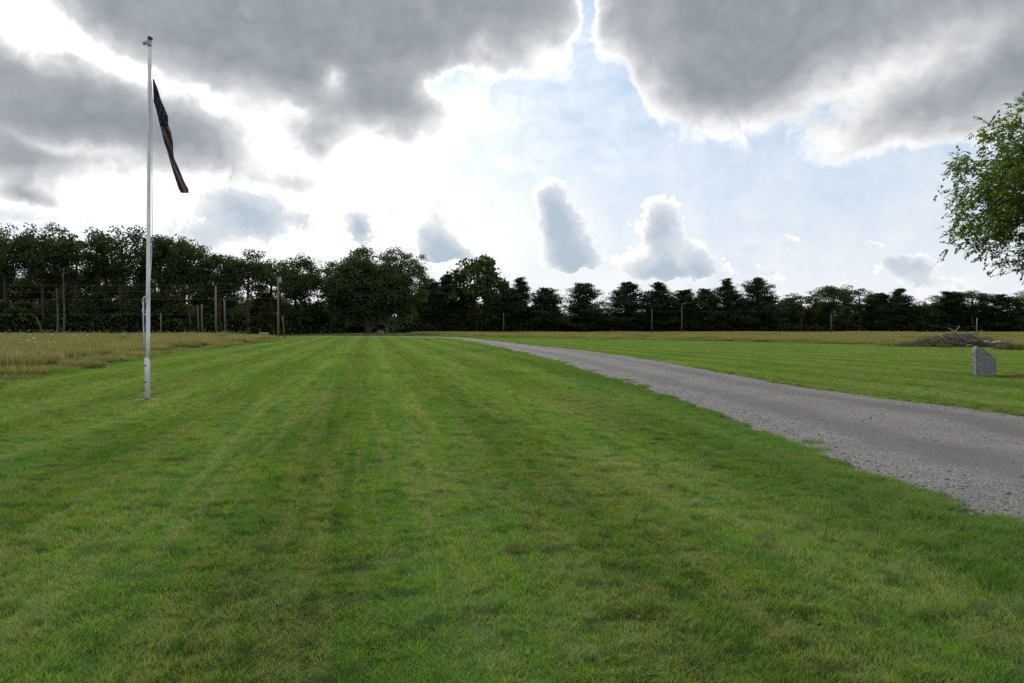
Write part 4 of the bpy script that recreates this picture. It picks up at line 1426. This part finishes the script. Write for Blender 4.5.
# crown narrows upward, and the lower side is open and layered
keep &= np.abs(p[:, 0]) < 5.0 - 0.38 * np.maximum(p[:, 2] - 5.2, 0) ** 1.35
keep &= (p[:, 2] > 4.3) | (r.random(len(p)) < 0.55)
p = p[keep][:2600]
tp = [(0, 0, -0.1), (0.03, 0, 0.9), (0.0, 0.05, 1.9), (-0.1, 0.05, 3.2), (-0.15, 0, 4.6), (-0.05, 0, 6.0), (0.0, 0, 7.4)]
N, par, cnt, tips = grow(p, None, r, tp)
mb = MB()
wood_mesh(N, par, cnt, 0.0050, 0.5, mb, seg=5)
mb.lathe([(0.40, -0.1), (0.29, 0.2), (0.235, 0.7), (0.22, 1.4)], (0.01, 0, 0), 10)
mb.build("trunk", M_BARK, root)
cl, dr = [], []
for nd, i in tips:
    tdir = N[nd] - N[par[nd]]
    tdir = tdir / (np.linalg.norm(tdir) + 1e-9)
    for s_ in range(r.integers(5, 10)):                       # compound leaves round each twig end
        o_ = N[nd] + r.normal(0, 0.17, 3)
        g_ = tdir * 0.5 + r.normal(0, 0.6, 3) + np.array([0, 0, -0.35])
        g_ /= np.linalg.norm(g_)
        sd_ = np.cross(g_, r.normal(0, 1, 3) * 0.4 + np.array([0, 0, 1]))
        sd_ /= np.linalg.norm(sd_) + 1e-9
        for m_ in range(4):
            for sg in ((-1, 1) if m_ < 3 else (0,)):
                bpos = o_ + g_ * (0.05 + 0.065 * m_)
                ld = g_ * 0.55 + sd_ * sg * 0.85 + np.array([0, 0, -0.12])
                cl.append(bpos)
                dr.append(ld / np.linalg.norm(ld))
cl, dr = np.array(cl), np.array(dr)
Ls = r.uniform(0.085, 0.15, len(cl))[:, None]
side = np.cross(dr, np.array([0, 0, 1.0]) + r.normal(0, 0.35, dr.shape))
side /= np.linalg.norm(side, axis=1, keepdims=True) + 1e-9
nrm_ = np.cross(side, dr)
v = np.stack([cl, cl + dr * Ls * 0.45 + side * Ls * 0.30 + nrm_ * Ls * 0.06, cl + dr * Ls, cl + dr * Ls * 0.45 - side * Ls * 0.30 + nrm_ * Ls * 0.06], 1).reshape(-1, 3)
mesh_np("crown", v, np.arange(len(v)).reshape(-1, 4), M_ASH, root, {"rnd": np.repeat(r.random(len(cl)), 4)})

# ------------------------------------------------------------------ flagpole, halyard and flag
fx, fy = gp(147.6, 399.5)
fz0 = float(height(fx, fy))
FD = fy
pz = lambda py: zat(py, FD) - fz0
pole = thing("flagpole", "tall white flagpole with a sleeved foot standing on the lawn", "flagpole", (fx, fy, fz0))
topz = pz(41)
LEAN = xrow(149.6, 45, FD) - fx
mb = MB()
zz = np.linspace(pz(360), topz, 14)
mb.tube(np.c_[np.interp(zz, [0, topz], [0, LEAN]), np.zeros(14), zz], np.interp(zz, [0, topz], [0.046, 0.034]), 16)
mb.build("shaft", M_WHITEPAINT, pole)
mb = MB()
sl = pz(358)
mb.lathe([(0.050, 0.03), (0.056, 0.03), (0.056, sl - 0.01), (0.054, sl), (0.040, sl)], (0, 0, 0), 20)
slv = mb.build("foot_sleeve", M_WHITEPAINT, pole)
for zb in (pz(365.5), pz(382)):
    b = MB()
    b.tube([(-0.012, -0.052, zb), (-0.012, -0.076, zb)], 0.016, 8)
    b.build("bolt", M_HOLE, slv)
MB().lathe([(0.0, 0.06), (0.064, 0.06), (0.064, 0.0), (0.064, -0.03)], (0, 0, 0), 18).build("foot_collar", M_HOLE, pole)
mb = MB()
a = np.linspace(0, 6.283, 24, endpoint=False)
rr = 0.30 + 0.05 * np.sin(a * 3) + 0.04 * np.sin(a * 7 + 1)
ringv = np.c_[rr * np.cos(a), 0.8 * rr * np.sin(a), np.full(24, 0.030)]
v = np.concatenate([ringv, ringv * [1.03, 1.03, 0] + [0, 0, -0.08], [[0, 0, 0.045]]])
mb.add(v, [(i, 24 + i, 24 + (i + 1) % 24, (i + 1) % 24) for i in range(24)], [(48, i, (i + 1) % 24) for i in range(24)])
mb.build("concrete_pad", M_CONCRETE, pole)
mb = MB()
mb.lathe([(0.0, topz + 0.02), (0.05, topz + 0.01), (0.05, topz - 0.11), (0.042, topz - 0.12)], (LEAN, 0, 0), 14)
mb.box((LEAN - 0.07, 0, topz - 0.045), (0.11, 0.04, 0.04))
mb.tube([(LEAN - 0.12, -0.022, topz - 0.055), (LEAN - 0.12, 0.022, topz - 0.055)], 0.032, 12)
mb.build("pulley_truck", M_GALV, pole)
ang = np.linspace(-math.pi / 2, math.pi / 2, 10)
MB().lathe([(0.058 * math.cos(q) + 1e-4, topz + 0.055 + 0.055 * math.sin(q)) for q in ang], (LEAN + 0.01, 0, 0), 14).build("finial", M_DARKMETAL, pole)
# halyard: from the truck past the flag, down to the cleat
mb = MB()
lx = lambda px, py=200: xrow(px, py, FD) - fx
mb.tube([(LEAN - 0.12, -0.03, topz - 0.02), (LEAN, -0.06, topz - 0.0), (lx(152.3, 50), -0.05, topz - 0.06), (lx(153.2, 80), -0.1, pz(80)), (lx(154.2, 102), -0.1, pz(102)), (lx(154.0, 160), -0.1, pz(160)), (lx(154.3, 230), -0.1, pz(230)), (lx(153.4, 262), -0.1, pz(262)), (lx(150.8), -0.09, pz(288)), (lx(148), -0.09, pz(300))], 0.008, 6)
mb.build("halyard", M_ROPE, pole)
mb = MB()
zc = pz(306)
th = np.linspace(0, 2 * math.pi * 6, 90)
mb.tube(np.c_[-0.048 + 0.028 * np.sin(th), -0.02 + 0.04 * np.cos(th), zc + 0.20 * np.sin(th * 0.5 + 0.6)], 0.014, 6)
mb.tube([(-0.055, -0.04, zc + 0.1), (-0.062, -0.04, zc - 0.3), (-0.052, -0.04, zc - 0.6), (-0.046, -0.04, zc - 1.0)], 0.014, 6)
mb.build("rope_coil", M_BLUEROPE, pole)
MB().box((-0.058, -0.02, zc), (0.05, 0.03, 0.32)).build("cleat", M_DARKMETAL, pole)

# limp flag, folded lengthwise; outline per row: (image row, left column, right column)
OUT = [(79, 152.6, 154.0), (88, 153.2, 157.4), (99, 153.6, 160.8), (101, 153.4, 161.6), (110, 156.2, 165.4), (117, 158.0, 168.3), (124, 159.6, 168.0),
       (132, 161.6, 171.2), (142, 164.0, 173.0), (150, 166.8, 173.2), (158, 169.0, 174.2), (170, 172.5, 179.5), (182, 176.2, 184.6), (189, 178.6, 188.4), (193, 181.0, 188.9)]
oy, ol, orr = (np.array(q, float) for q in zip(*OUT))


def cloth(u, v):
    """u along the flag from hoist to fly, v down its height"""
    u, v = np.asarray(u, float), np.asarray(v, float)
    row = 79 + 114 * u + (v - 0.5) * 5 * np.sin(u * 3)
    row = np.clip(row, 79, 193)
    lo, hi = np.interp(row, oy, ol), np.interp(row, oy, orr)
    k = 3.2
    ph = v * k + 0.45 * np.sin(u * 5.0)
    zig = np.abs((ph % 2) - 1)
    zig = zig * zig * (3 - 2 * zig)
    px = lo + (hi - lo) * zig
    dep = (v - 0.5) * 0.22 * (0.4 + u * 0.8) + 0.05 * np.sin(u * 9 + v * 7) + 0.04 * np.sin(v * 17)
    b_ = -(row - 341.5) / FPX
    dy_ = math.cos(PITCH) + b_ * math.sin(PITCH)
    yy = FD - 0.12 + dep
    x = (px - 512) / FPX / dy_ * yy
    z = CAM_H + (b_ * math.cos(PITCH) - math.sin(PITCH)) / dy_ * yy
    return np.stack([x, yy, z], -1)


NU, NV = 72, 52
U, V_ = np.meshgrid(np.linspace(0, 1, NU), np.linspace(0, 1, NV), indexing="ij")
cv = cloth(U, V_).reshape(-1, 3)
cf = grid_faces(NU, NV)
ui, vi = np.meshgrid((np.arange(NU - 1) + 0.5) / (NU - 1), (np.arange(NV - 1) + 0.5) / (NV - 1), indexing="ij")
fm = np.where((ui < 0.42) & (vi < 7 / 13), 0, np.where((np.floor(vi * 13) % 2) == 0, 1, 2)).ravel()
fmb = MB()
fmb.v.append(cv)
fmb.n = len(cv)
for m_ in range(3):
    fmb.q.append((cf[fm == m_], m_))
for rw in range(9):
    for cl_ in range(6 if rw % 2 == 0 else 5):
        uc_ = 0.42 * ((2 * cl_ + 1 + rw % 2) / 12)
        vc_ = (7 / 13) * ((rw + 1) / 10)
        for sd_ in (-1, 1):
            a = np.arange(10) * math.pi / 5
            rad = np.where(np.arange(10) % 2 == 0, 1.0, 0.45)
            su, sv = uc_ + 0.013 * rad * np.cos(a), vc_ + 0.026 * rad * np.sin(a)
            ctr = cloth([uc_, uc_ + 0.01, uc_], [vc_, vc_, vc_ + 0.01])
            nn = np.cross(ctr[1] - ctr[0], ctr[2] - ctr[0])
            nn /= np.linalg.norm(nn) + 1e-9
            pv = cloth(np.r_[su, uc_], np.r_[sv, vc_]) + nn * 0.004 * sd_
            fmb.add(pv, None, [(10, i, (i + 1) % 10) for i in range(10)], 2)
fl = fmb.build("flag", [M_NAVY, M_RED, M_WHITECLOTH])
tag(fl, "limp flag of navy canton with stars and red and white stripes on the flagpole", "flag")

# ------------------------------------------------------------------ standing stone
sx, sy = gp(984, 376.5)
r = np.random.default_rng(77)
prof = [(-0.34, 0.0), (0.30, 0.0), (0.335, 0.12), (0.325, 0.34), (0.33, 0.60), (0.20, 0.70), (0.03, 0.80), (-0.12, 0.95), (-0.21, 1.0), (-0.33, 1.02), (-0.355, 0.90), (-0.345, 0.5)]


def stone_mesh(prof, th, seed, sub=4, amp=0.016):
    import bmesh
    bm = bmesh.new()
    f_ = [bm.verts.new((x, -th / 2, z)) for x, z in prof]
    b_ = [bm.verts.new((x * 0.96, th / 2, z * 0.98)) for x, z in prof]
    bm.faces.new(f_)
    bm.faces.new(b_[::-1])
    for i in range(len(prof)):
        j = (i + 1) % len(prof)
        bm.faces.new((f_[j], f_[i], b_[i], b_[j]))
    bmesh.ops.triangulate(bm, faces=bm.faces[:])
    bmesh.ops.bevel(bm, geom=bm.edges[:], offset=0.012, segments=1, affect="EDGES")
    for _ in range(sub):
        bmesh.ops.triangulate(bm, faces=bm.faces[:])
        bmesh.ops.subdivide_edges(bm, edges=[e for e in bm.edges if e.calc_length() > 0.07], cuts=1)
    bm.normal_update()
    from mathutils import noise as mn
    mv = {}
    for q in bm.verts:
        mv[q] = q.normal * (amp * mn.fractal(q.co * 5 + Vector((seed, 0, 0)), 1.0, 2.0, 4) + amp * 0.6 * mn.noise(q.co * 14))
    for q, dlt in mv.items():
        q.co += dlt
    me = bpy.data.meshes.new("stone")
    bm.to_mesh(me)
    bm.free()
    return me


me = stone_mesh(prof, 0.30, 3, 4, 0.030)
me.materials.append(M_GRANITE)
st = bpy.data.objects.new("standing_stone", me)
COL.objects.link(st)
st.location = (sx, sy, float(height(sx, sy)) - 0.03)
tag(st, "upright grey granite slab with a slanted top standing on mowed grass", "stone")
st.rotation_euler = (0, 0, R(-6))
st.scale = (0.90, 1, 1)

# ------------------------------------------------------------------ brush pile
bx0, by0 = xat(962, 62.5), 62.5
bp = thing("brush_pile", "wide heap of dead branches at the meadow edge behind the standing stone", "brush pile", (bx0, by0, 0))
mb = MB()
r = np.random.default_rng(31)
for k in range(520):
    cx = r.normal(0, 2.0)
    cx = max(-4.2, min(4.2, cx))
    hmax = 1.05 * math.exp(-(cx / 2.9) ** 2)
    z0 = r.uniform(0.02, 1.0) * hmax
    a, L, e = r.uniform(0, 6.28), r.uniform(0.5, 2.1), r.normal(0.05, 0.22)
    dv = np.array([math.cos(a) * math.cos(e), math.sin(a) * math.cos(e), math.sin(e)])
    c0 = np.array([cx, r.normal(0, 0.9), z0])
    p0, p2 = c0 - dv * L / 2, c0 + dv * L / 2
    p0[2], p2[2] = max(p0[2], 0.02), max(p2[2], 0.02)
    pm = (p0 + p2) / 2 + r.normal(0, 0.08, 3)
    rd = r.uniform(0.010, 0.035)
    mb.tube([p0, pm, p2], [rd, rd * 0.8, rd * 0.3], 5, cap=False)
mb.build("branches", M_TWIG, bp)
mb = MB()
cent = np.stack([r.normal(-1.6, 1.9, 2800), r.normal(0, 0.8, 2800), np.zeros(2800)], -1)
cent[:, 2] = np.abs(r.normal(0, 0.42, 2800)) * np.exp(-((cent[:, 0] + 0.8) / 3.4) ** 2) + 0.03
M_DEADLEAF = leaf_mat("withered leaves", (0.085, 0.062, 0.040), (0.10, 0.105, 0.045), (0.09, 0.075, 0.04), 0.25)
v, f, rn = leaf_cards(cent, r.uniform(0.08, 0.16, 2800), r)
mesh_np("withered_leaves", v, f, M_DEADLEAF, bp, {"rnd": rn})
for pts, rad, lab in (
    ([(940, 334.5), (945.5, 338.2), (951, 342)], 0.075, "pale straight log sticking up at the left of the brush pile"),
    ([(952, 330.0), (957, 332.0), (962, 336.0)], 0.045, "forked pale stick poking out over the middle of the brush pile"),
    ([(985, 341.5), (994, 343.0), (1005, 341.5)], 0.10, "bleached log lying across the right of the brush pile behind the stone"),
    ([(996, 348.0), (1004, 347.3), (1013, 346.6)], 0.09, "long pale log jutting right at the low end of the brush pile"),
    ([(966, 346.5), (972, 345.0), (978, 345.6)], 0.06, "short pale log left of the stone at the pile's foot"),
):
    dq = 61.2 - 0.4 * rng.random()
    mb = MB()
    P3 = [(xat(a, dq), dq + 0.35 * i_, max(zat(b, dq), 0.12)) for i_, (a, b) in enumerate(pts)]
    mb.tube(P3, [rad, rad * 0.92, rad * 0.8], 9)
    if "forked" in lab:
        mb.tube([P3[1], (P3[1][0] + 0.25, dq + 0.3, P3[1][2] + 0.28), (P3[1][0] + 0.35, dq + 0.3, P3[1][2] + 0.5)], [0.035, 0.025, 0.012], 7)
        mb.tube([P3[0], (P3[0][0] - 0.3, dq, P3[0][2] + 0.15)], [0.03, 0.012], 7)
    tag(mb.build("log", M_GREYWOOD), lab, "log", "logs on the brush pile")
M_WEED = leaf_mat("meadow weeds", (0.10, 0.068, 0.036), (0.085, 0.105, 0.035), (0.12, 0.10, 0.045), 0.3)
# weedy clumps along the right meadow edge
wd = [grass_patch("weed_patch", 1.5, 170, 0.35, 0.85, 0.015, 0.04, M_WEED, (0, 0), 3, 190 + i, head=0.9, splay=0.5) for i in range(3)]
wx, wy = [], []
for cpx, spread, cnt_ in ((925, 14, 14), (940, 10, 10), (890, 6, 5), (882, 5, 4), (1010, 12, 8)):
    for k in range(cnt_):
        q = cpx + rng.normal(0, spread * 0.6)
        dd_ = float(np.interp(xat(q, 66), RM_EDGE[:, 0], RM_EDGE[:, 1])) + rng.uniform(0.2, 4.5)
        wx.append(xat(q, dd_))
        wy.append(dd_)
wx, wy = np.array(wx), np.array(wy)
scatter("weeds", wd, np.c_[wx, wy, np.zeros(len(wx))], np.c_[np.zeros((len(wx), 2)), rng.uniform(0, 6.28, len(wx))], np.repeat(rng.uniform(0.5, 0.9, len(wx))[:, None], 3, 1), "reddish brown weeds along the meadow edge")

# ------------------------------------------------------------------ poles, posts, wires
def post(name, px, top, d, r0, label, cat="post", lean=0.0, mat=None, arms=None, group=None):
    o = thing(name, label, cat, (xat(px, d), d, 0), group=group)
    Ht = zat(top, d)
    mb = MB()
    mb.tube([(0, 0, -0.1), (lean * 0.5, 0, Ht * 0.5), (lean, 0, Ht)], [r0, r0 * 0.9, r0 * 0.78], 10)
    mb.build("pole", mat or M_WOODPOLE, o)
    return o, Ht


o, Ht = post("utility_pole", 278.3, 277, 112, 0.15, "tall wooden utility pole with a grey box at its top beside the meadow corner", "utility pole")
mb = MB()
mb.lathe([(0.001, Ht - 0.02), (0.20, Ht - 0.04), (0.21, Ht - 0.12), (0.21, Ht - 0.75), (0.19, Ht - 0.82), (0.001, Ht - 0.83)], (0.30, -0.05, 0), 14)
mb.box((0.14, -0.03, Ht - 0.45), (0.16, 0.06, 0.3))
mb.build("transformer", M_CAN, o)
mb = MB()
for zi in (Ht - 0.15, zat(289, 112), zat(298, 112), zat(313, 112)):
    mb.lathe([(0.02, zi - 0.06), (0.05, zi - 0.03), (0.05, zi + 0.03), (0.02, zi + 0.06)], (-0.19, -0.04, 0), 8)
    mb.box((-0.12, -0.04, zi), (0.18, 0.04, 0.04))
mb.build("insulators", M_CAN, o)
post("utility_pole", 216.0, 286, 124, 0.16, "plain tan wooden utility pole, taller one amid the short meadow posts", "utility pole")
post("wooden_post", 198.6, 306, 118, 0.11, "thin short wooden post, leftmost beside the tan utility pole", mat=M_PALEBARK, lean=-0.1)
post("wooden_post", 202.0, 304, 116, 0.14, "grey wooden post left of the tan utility pole, thicker of its pair", mat=M_PALEBARK)
post("wooden_post", 225.6, 300, 112, 0.14, "pale grey wooden post standing right of the tan utility pole", mat=M_PALEBARK, lean=-0.15)
post("wooden_post", 161.0, 313, 124, 0.10, "thin dark post in the meadow just right of the flagpole")
post("wooden_post", 285.0, 316, 110, 0.10, "short pale post leaning left beside the tall utility pole", mat=M_PALEBARK, lean=-0.35)
post("wooden_post", 503.6, 313, 150, 0.085, "thin pale post alone before the big round crowned tree", mat=M_PALEBARK)
post("wooden_post", 651.8, 309, 150, 0.085, "left one of the two thin pale posts in the far meadow", mat=M_PALEBARK)
post("wooden_post", 681.8, 306, 140, 0.085, "right one of the two thin pale posts in the far meadow", mat=M_PALEBARK)
post("wooden_post", 831.0, 314, 150, 0.10, "grey post before the round dark tree on the right treeline", mat=M_PALEBARK)
post("wooden_post", 976.8, 318, 110, 0.05, "thin metal grey rod rising behind the standing stone", mat=M_CAN)
PXL, DL = -190, 106
o, Ht2 = post("utility_pole", PXL, 275, DL, 0.17, "wooden utility pole off to the left end of the wires", "utility pole")
for z1, z2, lab in ((zat(284, 112), zat(282, DL), "topmost cable crossing before the left woods"), (zat(289, 112), zat(290, DL), "second cable from the top before the left woods"),
                    (zat(298, 112), zat(296, DL), "second cable from the bottom before the left woods"), (zat(313, 112), zat(311, DL), "lowest cable crossing before the left woods")):
    a_, b_ = np.array([xat(278.3, 112) - 0.19, 111.9, z1]), np.array([xat(PXL, DL), DL, z2])
    u_ = np.linspace(0, 1, 40)[:, None]
    cp = a_ * (1 - u_) + b_ * u_
    cp[:, 2] -= 4 * 0.35 * (u_ * (1 - u_))[:, 0]
    tag(MB().tube(cp, 0.011, 6).build("power_cable", M_CABLE), lab, "cable", "cables before the left woods")

# small pale things far down the lawn
o = thing("stone_bench", "small pale block at the far end of the lawn near the utility pole", "bench", (xat(264, 118), 118, 0))
MB().box((0, 0, 0.68), (1.25, 0.5, 0.16)).build("top_slab", M_PALESTONE, o, smooth=False)
for s_ in (-0.42, 0.42):
    MB().box((s_, 0, 0.30), (0.2, 0.42, 0.6)).build("support", M_PALESTONE, o, smooth=False)
me = stone_mesh([(-0.75, 0), (0.75, 0), (0.7, 0.35), (0.2, 0.62), (-0.4, 0.55), (-0.72, 0.3)], 0.7, 9, 3, 0.04)
me.materials.append(M_PALESTONE)
bo = bpy.data.objects.new("boulder", me)
COL.objects.link(bo)
bo.location = (xat(380.5, 168), 168, 0.25)
tag(bo, "pale boulder in the grass behind the trunks of the lone lawn tree", "boulder")

# ------------------------------------------------------------------ white flowers in the meadows
def flower(seed):
    r = np.random.default_rng(seed)
    s = MB()
    h = 0.95
    s.tube([(0, 0, 0), (0.02, 0.01, 0.5), (0.0, 0.03, h)], [0.006, 0.005, 0.004], 5, cap=False)
    f_ = MB()
    for k in range(16):
        a, q = r.uniform(0, 6.28), 0.055 * math.sqrt(r.random())
        c = np.array([q * math.cos(a), 0.03 + q * math.sin(a), h + 0.035 - q * q * 7])
        s.tube([(0, 0.03, h), c], [0.002, 0.002], 4, cap=False)
        f_.lathe([(0.001, 0.016), (0.018, 0.007), (0.016, -0.008), (0.001, -0.012)], c, 7)
    st_, fl_ = s.build("stem", M_STEM), f_.build("flower_head", M_PETAL)
    COL.objects.unlink(st_)
    COL.objects.unlink(fl_)
    return st_, fl_


FLW = [flower(600 + i) for i in range(3)]


def flowers(count, xs, ys, zs, label, group):
    for i in range(count):
        t_ = thing("meadow_flower", label, "flower", (xs[i], ys[i], 0), rng.uniform(0, 6.28), group)
        t_.scale = (0.9, 0.9, zs[i])
        for s_ in FLW[rng.integers(0, 3)]:
            c_ = s_.copy()
            COL.objects.link(c_)
            c_.parent = t_


cand = rng.permutation(len(LMX))
cand = [i for i in cand if 0 < px_of(LMX[i], LMY[i]) < 285 and 22 < LMY[i] < 120 and left_meadow(LMX[i], LMY[i]) > 1.5][:140]
flowers(len(cand), LMX[cand], LMY[cand], rng.uniform(0.9, 1.25, len(cand)), "white lacy flower on a thin stem in the left meadow grass", "white flowers in the left meadow")
fxs, fys = [], []
while len(fxs) < 34:
    q = rng.uniform(480, 1024)
    dd_ = rng.uniform(60, 150)
    if right_meadow(xat(q, dd_), dd_) > 1.5:
        fxs.append(xat(q, dd_))
        fys.append(dd_)
flowers(len(fxs), np.array(fxs), np.array(fys), rng.uniform(0.85, 1.15, len(fxs)), "white lacy flower on a thin stem in the far right meadow", "white flowers in the right meadow")
